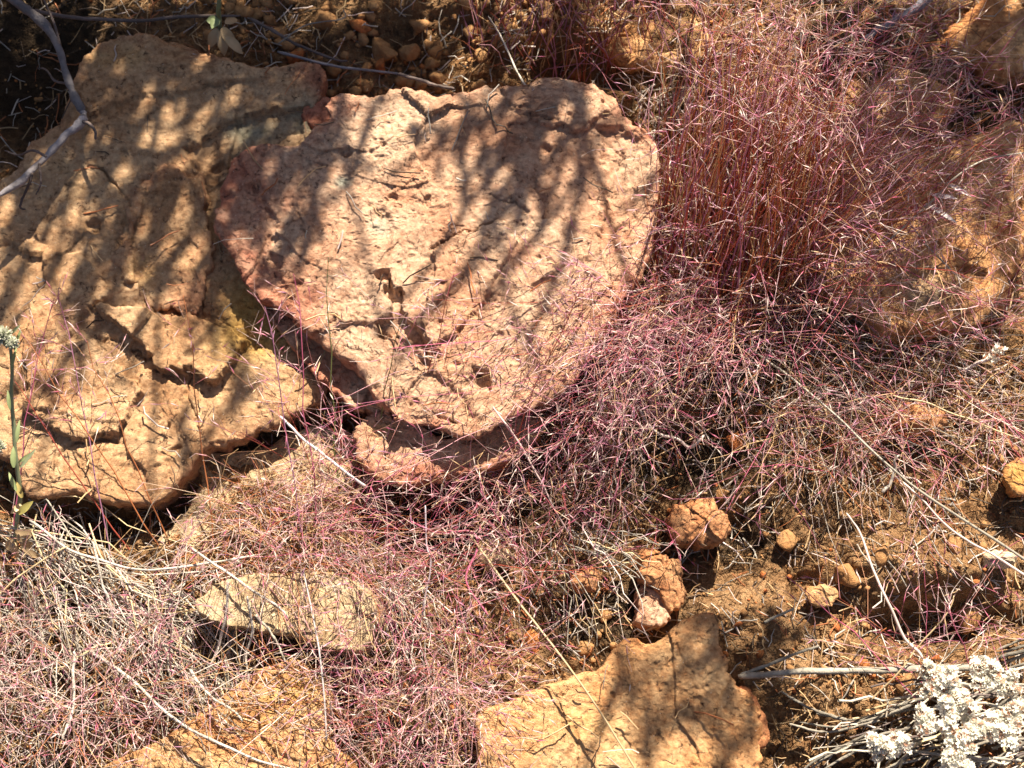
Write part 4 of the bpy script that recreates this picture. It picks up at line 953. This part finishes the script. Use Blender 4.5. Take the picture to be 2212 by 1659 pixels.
# ------------------------------------------------------------------ green plants
LG = col(0.24, 0.29, 0.13); LG2 = col(0.27, 0.31, 0.18); DRYL = col(0.50, 0.36, 0.20)
def leaf(name, parent, px, py, h, dx, dy, dh, w, c, curl=0.25):
    """one lance shaped leaf from (px,py,h) towards an offset, folded along its midrib"""
    A = P(px, py, h); B_ = P(px + dx, py + dy, h + dh); L = np.linalg.norm(B_ - A); d = (B_ - A) / L
    sd = np.cross(d, [0.15, -0.2, 1.0]); sd /= np.linalg.norm(sd); nn = np.cross(sd, d)
    V = []; K = 9
    for k in range(K):
        t = k / (K - 1); ww = w * MM * (math.sin(PI * min(1, t * 0.92 + 0.08)) ** 0.8) * (1.05 if t < 0.9 else 0.5)
        c_ = A + d * L * t + nn * (-curl * L * t * t) ; wv = 0.12 * ww * math.sin(t * 9)
        V += [c_ - sd * ww + nn * (ww * 0.45 + wv), c_, c_ + sd * ww + nn * (ww * 0.45 - wv)]
    F = []
    for k in range(K - 1):
        for j in (0, 1): F.append((3 * k + j, 3 * k + j + 1, 3 * k + j + 4, 3 * k + j + 3))
    C = np.array([c] * len(V)) * (1 + 0.12 * vnoise(np.array(V) * 300, 4))[:, None]; C[1::3] *= 1.15
    return obj(name, np.array(V), [np.array(F)], M['leaf'], parent, attrs={'col': C.clip(0, 1)})
base = P(30, 1200, 0.0); base[2] = 0.0
gp = empty('green_plant', base); tag(gp, 'upright green leafy plant with woolly heads at the left edge', 'plant')
stick('stem', None, [(28, 1190), (40, 1110), (44, 1060), (36, 1000), (30, 930), (24, 860), (26, 800), (22, 740)], 6, 4, LG2, None, [0.03, 0.08, 0.12, 0.16], parent=gp, mat='leaf', sides=8)
for (px, py, dx, dy, w, c, hh) in [(24, 800, 14, -95, 7, LG, 0.15), (34, 745, 12, -55, 7, LG, 0.155), (22, 885, -10, -75, 8, LG, 0.14), (36, 955, 6, -85, 9, LG, 0.125), (30, 1010, -4, -80, 12, LG, 0.12), (40, 1000, 30, -35, 7, LG, 0.12),
        (44, 1010, 42, -70, 9, LG2, 0.11), (36, 1060, -26, -70, 10, LG, 0.10), (48, 1075, -20, -60, 13, DRYL * [0.9, 1.0, 0.6], 0.09), (20, 735, -30, -25, 8, LG2, 0.16), (26, 720, 20, -30, 7, LG2, 0.16), (10, 960, -30, 20, 9, LG, 0.12),
        (40, 1110, 38, -45, 16, DRYL * [0.9, 1.1, 0.6], 0.08), (45, 1090, -28, 30, 13, DRYL, 0.08)]:
    leaf('leaf', gp, px, py, hh, dx * 0.7, dy * 0.55, 0.008, w * 0.45, c * rng.uniform(0.85, 1.15))
for (px, py, dx, dy, w) in [(30, 1150, 70, 5, 14), (40, 1160, 40, 40, 13), (30, 1165, -30, 40, 15), (24, 1170, 20, 55, 12), (45, 1180, 60, 40, 10)]:
    leaf('dry_leaf', gp, px, py, 0.06, dx * 0.7, dy * 0.7, -0.005, w * 0.6, DRYL * 0.9 * rng.uniform(0.8, 1.3), 0.5)
def wool(parent, px, py, h, r):
    b_ = Bag(); n_ = 260; d = unit(rng.normal(size=(n_, 3)) + [0, 0.3, 0.5]); o_ = P(px, py, h)[None]
    A = o_ + d * r * MM * 0.35; E = o_ + d * r * MM * rng.uniform(0.8, 1.2, (n_, 1))
    b_.tubes(np.stack([A, (A + E) / 2, E], 1), np.array([0.9, 0.7, 0.3])[None] * 0.0011, pick(n_, [col(0.66, 0.66, 0.55), col(0.42, 0.45, 0.30)], [3, 2])[:, None] * np.ones((1, 3, 1)))
    b_.build('woolly_head', M['petal'], parent)
wool(gp, 6, 728, 0.165, 20); wool(gp, 26, 742, 0.165, 13); wool(gp, -4, 965, 0.13, 14)
base = P(478, 90, 0.0)
gt = empty('green_plant', base); tag(gt, 'small green stem with withered leaves at the top edge', 'plant')
stick('stem', None, [(480, 85), (474, 50), (472, 20), (476, -30), (480, -70)], 7, 6, LG2, None, [0.03, 0.06, 0.10, 0.14], parent=gt, mat='leaf', sides=8)
for (px, py, dx, dy, w, c, hh) in [(470, 45, -24, -2, 10, LG, 0.075), (470, 40, -12, 18, 10, LG, 0.075), (478, 0, 6, -30, 9, LG, 0.10)]: leaf('leaf', gt, px, py, hh, dx, dy, 0.004, w, c)
for (px, py, dx, dy, w) in [(470, 62, -20, 40, 11), (480, 60, 30, 45, 12), (478, 66, 6, 50, 12), (486, 50, 30, -14, 9), (488, 80, 36, 32, 11)]: leaf('dry_leaf', gt, px, py, 0.05, dx, dy, -0.005, w, DRYL * rng.uniform(0.7, 1.1), 0.4)
# pale dead bits
for (px, py, dx, dy, lb) in [(2045, 395, 55, 28, 'upper bleached grass leaf over the wide ochre slab'), (2010, 420, 60, 8, 'middle bleached grass leaf over the wide ochre slab'), (2000, 440, 70, 40, 'lower bleached grass leaf over the wide ochre slab')]:
    e = empty('bleached_leaf', P(px, py, 0.07)); tag(e, lb, 'dry leaf', 'bleached leaves'); leaf('blade', e, px, py, 0.08, dx, dy, 0.0, 5, col(0.75, 0.7, 0.68), 0.1)
e = empty('dry_seed_head', P(2140, 780, 0.06)); tag(e, 'cream papery seed head on a twig at the right', 'seed head')
stick('stalk', None, [(2085, 800), (2110, 785), (2140, 775)], 4, 4, PALE, None, [0.05, 0.075], parent=e); flower_head(e, 2148, 772, 0.08, 16, 11, 34, 'husk')
RB = [(795, 60, 'tiny red flake among the dark clods above the boulder'), (1590, 1352, 'tiny rust red flake in the dark crack beside the large cream slab'), (1960, 990, 'tiny red flake beside the whitish short stem on the sunny earth'),
      (1930, 1030, 'tiny orange red flake at the lower end of the whitish short stem'), (2010, 1425, 'tiny red flake just above the weathered grey stick near the flowers'), (1885, 1462, 'tiny red flake just below the weathered grey stick'), (1595, 905, 'tiny red flake in the dark shade under the pink grass mat')]
for (px, py, lb) in RB:
    e = P(px, py, 0.0); z0 = ground_z(e[None, 0], e[None, 1])[0]
    V, F = lump(int(px), I2, 0.3)
    o = obj('red_flake', rot(V * [1, 0.8, 0.35]) * 11 * MM + [e[0], e[1], z0 + 0.005], [F], M['redclod'])
    tag(o, lb, 'flake', 'rust red flakes')

# ------------------------------------------------------------------ the shrub up the bank whose branches shade the rocks
DR = unit(np.array([-0.47, -0.88, 0.0]))
def shade_sprays():
    S = []   # (px, py, length px, strength)
    def area(n, x0, y0, x1, y1, l=(110, 230)):
        for _ in range(n): S.append((rng.uniform(x0, x1), rng.uniform(y0, y1), rng.uniform(*l)))
    area(200, -260, -200, 440, 110); area(150, -260, 40, 150, 400); area(210, 400, -220, 1060, 140)
    area(54, 180, 80, 720, 330, (90, 190)); area(42, 250, 300, 560, 640, (90, 180)); area(9, 0, 420, 260, 680, (80, 150)); area(7, 0, 680, 420, 960, (60, 120)); area(6, 420, 620, 620, 800, (70, 140))
    area(44, 500, 300, 740, 480, (80, 150)); area(9, 690, 180, 830, 290, (60, 100)); area(8, 560, 560, 700, 640, (60, 110))
    area(40, 1090, 180, 1260, 480, (80, 170)); area(5, 900, 370, 1000, 420, (50, 90))
    area(34, 1050, -160, 1400, 80); area(50, 1800, -160, 2320, 130); area(24, 1960, 100, 2280, 270); area(48, 1780, 280, 2260, 640, (80, 190))
    area(18, 1560, 1200, 1740, 1400, (70, 130)); area(20, 2040, -60, 2290, 150); area(46, 1780, -180, 2330, 120); area(20, 1880, 120, 2300, 300); area(12, 1270, -60, 1540, 110); area(14, 1540, 1220, 1740, 1420, (70, 130)); area(6, 1330, 1400, 1420, 1500, (70, 110)); area(4, 1560, 1520, 1650, 1620, (70, 110))
    # streaks followed one by one
    for (x0, y0, x1, y1) in [(1180, 440, 1060, 720), (1235, 480, 1130, 800), (1275, 420, 1250, 700), (1120, 560, 1010, 800), (1080, 560, 930, 860), (1090, 210, 880, 420), (1000, 330, 860, 430), (960, 620, 880, 790),
            (1335, 345, 1308, 425), (1400, 470, 1360, 570), (820, 300, 700, 440), (1500, 1370, 1520, 1640), (1560, 1440, 1640, 1640), (1210, 640, 1120, 860), (300, 420, 160, 700), (150, 430, 60, 650), (420, 360, 300, 620), (240, 700, 140, 860)]:
        L = math.hypot(x1 - x0, y1 - y0); S.append((x0, y0, L))
    return S
sb = np.array([-0.35, 1.75, 0.0])
sh = empty('shrub', sb); tag(sh, 'leafy twiggy shrub up the bank whose branches shade the rocks', 'shrub')
limbs = []
lb_ = Bag()
for k, (ex, ey, ez) in enumerate([(-0.95, 1.15, 0.85), (-0.65, 0.95, 0.95), (-0.4, 0.85, 0.85), (-0.15, 0.8, 1.0), (0.1, 0.85, 0.85), (0.35, 0.8, 1.0), (0.6, 0.9, 0.85), (0.85, 1.0, 0.95), (1.05, 1.25, 0.8), (-0.1, 0.65, 0.8), (0.45, 0.6, 0.85)]):
    E = np.array([ex, ey, ez]); Mid = (sb + E) / 2 + UP * 0.28
    t = np.linspace(0, 1, 24)[:, None]
    c_ = sb * (1 - t) ** 2 + 2 * Mid * t * (1 - t) + E * t ** 2 + rng.normal(size=(24, 3)) * 0.008
    limbs.append(c_)
    b_ = Bag(); b_.tubes(c_[None], (0.011 - 0.009 * t[:, 0])[None], (WOOD * 0.6)[None, None], 7); b_.build('limb', M['wood'], sh)
LIMB = np.concatenate(limbs)
tw = Bag(); lf = Bag()
for (px, py, L) in shade_sprays():
    Q = P(px, py, 0.05); tt = rng.uniform(1.0, 1.3) + max(0, (py - 700) / 900) * 0.25
    d = unit(DR + SUN * rng.uniform(0.25, 0.8) + rng.normal(size=3) * 0.05)
    pr = d - SUN * (d[2] / SUN[2]); k = L * MM / (np.linalg.norm(pr) + 1e-6)
    A = Q + SUN * tt; K = 8
    t = np.linspace(0, 1, K)[:, None]
    sp = A + d * k * t + rng.normal(size=(1, 3)) * 0.02 * t ** 2
    near = LIMB[np.argmin(np.linalg.norm(LIMB - A, axis=1))]
    con = near * (1 - t) + A * t + UP * 0.03 * t * (1 - t)
    tw.tubes(con[None], np.linspace(0.0011, 0.0007, K)[None], (WOOD * 0.6)[None, None], 4)
    tw.tubes(sp[None], np.linspace(0.0014, 0.0007, K)[None], (WOOD * 0.6)[None, None], 4)
    n_ = int(26 + L * 0.34) if py > 90 or px > 1000 else int(34 + L * 0.42)
    o_, ta = curve_at(np.repeat(sp[None], n_, 0), rng.random((n_, 1)) * 0.99); o_ = o_[:, 0]; ta = ta[:, 0]
    ld = unit(ta * 0.9 + rng.normal(size=(n_, 3)) * 0.22); ll = rng.uniform(0.008, 0.019, n_)
    pts = np.stack([o_, o_ + ld * ll[:, None] * 0.5, o_ + ld * ll[:, None]], 1)
    lf.ribbons(pts, np.array([0.6, 2.5, 0.3])[None] * 0.001, pick(n_, [col(0.09, 0.11, 0.04), col(0.12, 0.13, 0.05)], [1, 1])[:, None] * np.ones((1, 3, 1)))
o = tw.build('twigs', M['wood'], sh); o['kind'] = 'stuff'
o = lf.build('foliage', M['leaf'], sh); o['kind'] = 'stuff'
# low leafy skirt of the shrub, just up the bank from the upper left corner
tw = Bag(); lf = Bag()
n_ = 170
A = np.stack([rng.uniform(-1.1, 0.15, n_), rng.uniform(0.52, 1.1, n_), rng.uniform(0.0, 0.1, n_)], -1)
A[:, 0] = np.where(A[:, 1] < 0.62, A[:, 0].clip(-1.1, -0.1), A[:, 0])
dd = unit(UP * 0.9 + rng.normal(size=(n_, 3)) * 0.4 + np.array([0, 0.25, 0])); LL = rng.uniform(0.18, 0.42, n_)
t = np.linspace(0, 1, 7)[None, :, None]
pts = A[:, None] + dd[:, None] * LL[:, None, None] * t + rng.normal(size=(n_, 1, 3)) * 0.05 * t ** 2
tw.tubes(pts, 0.002 * np.linspace(1, 0.4, 7)[None], (WOOD * 0.6)[None, None], 4)
for k in range(n_):
    m_ = 50
    o_, ta = curve_at(np.repeat(pts[k][None], m_, 0), rng.random((m_, 1)) * 0.99); o_ = o_[:, 0]; ta = ta[:, 0]
    ld = unit(ta * 0.6 + rng.normal(size=(m_, 3)) * 0.7); ll = rng.uniform(0.014, 0.03, m_)
    lf.ribbons(np.stack([o_, o_ + ld * ll[:, None] * 0.5, o_ + ld * ll[:, None]], 1), np.array([0.6, 2.2, 0.3])[None] * 0.001, pick(m_, [col(0.09, 0.11, 0.04), col(0.12, 0.13, 0.05)], [1, 1])[:, None] * np.ones((1, 3, 1)))
o = tw.build('low_twigs', M['wood'], sh); o['kind'] = 'stuff'
o = lf.build('low_foliage', M['leaf'], sh); o['kind'] = 'stuff'
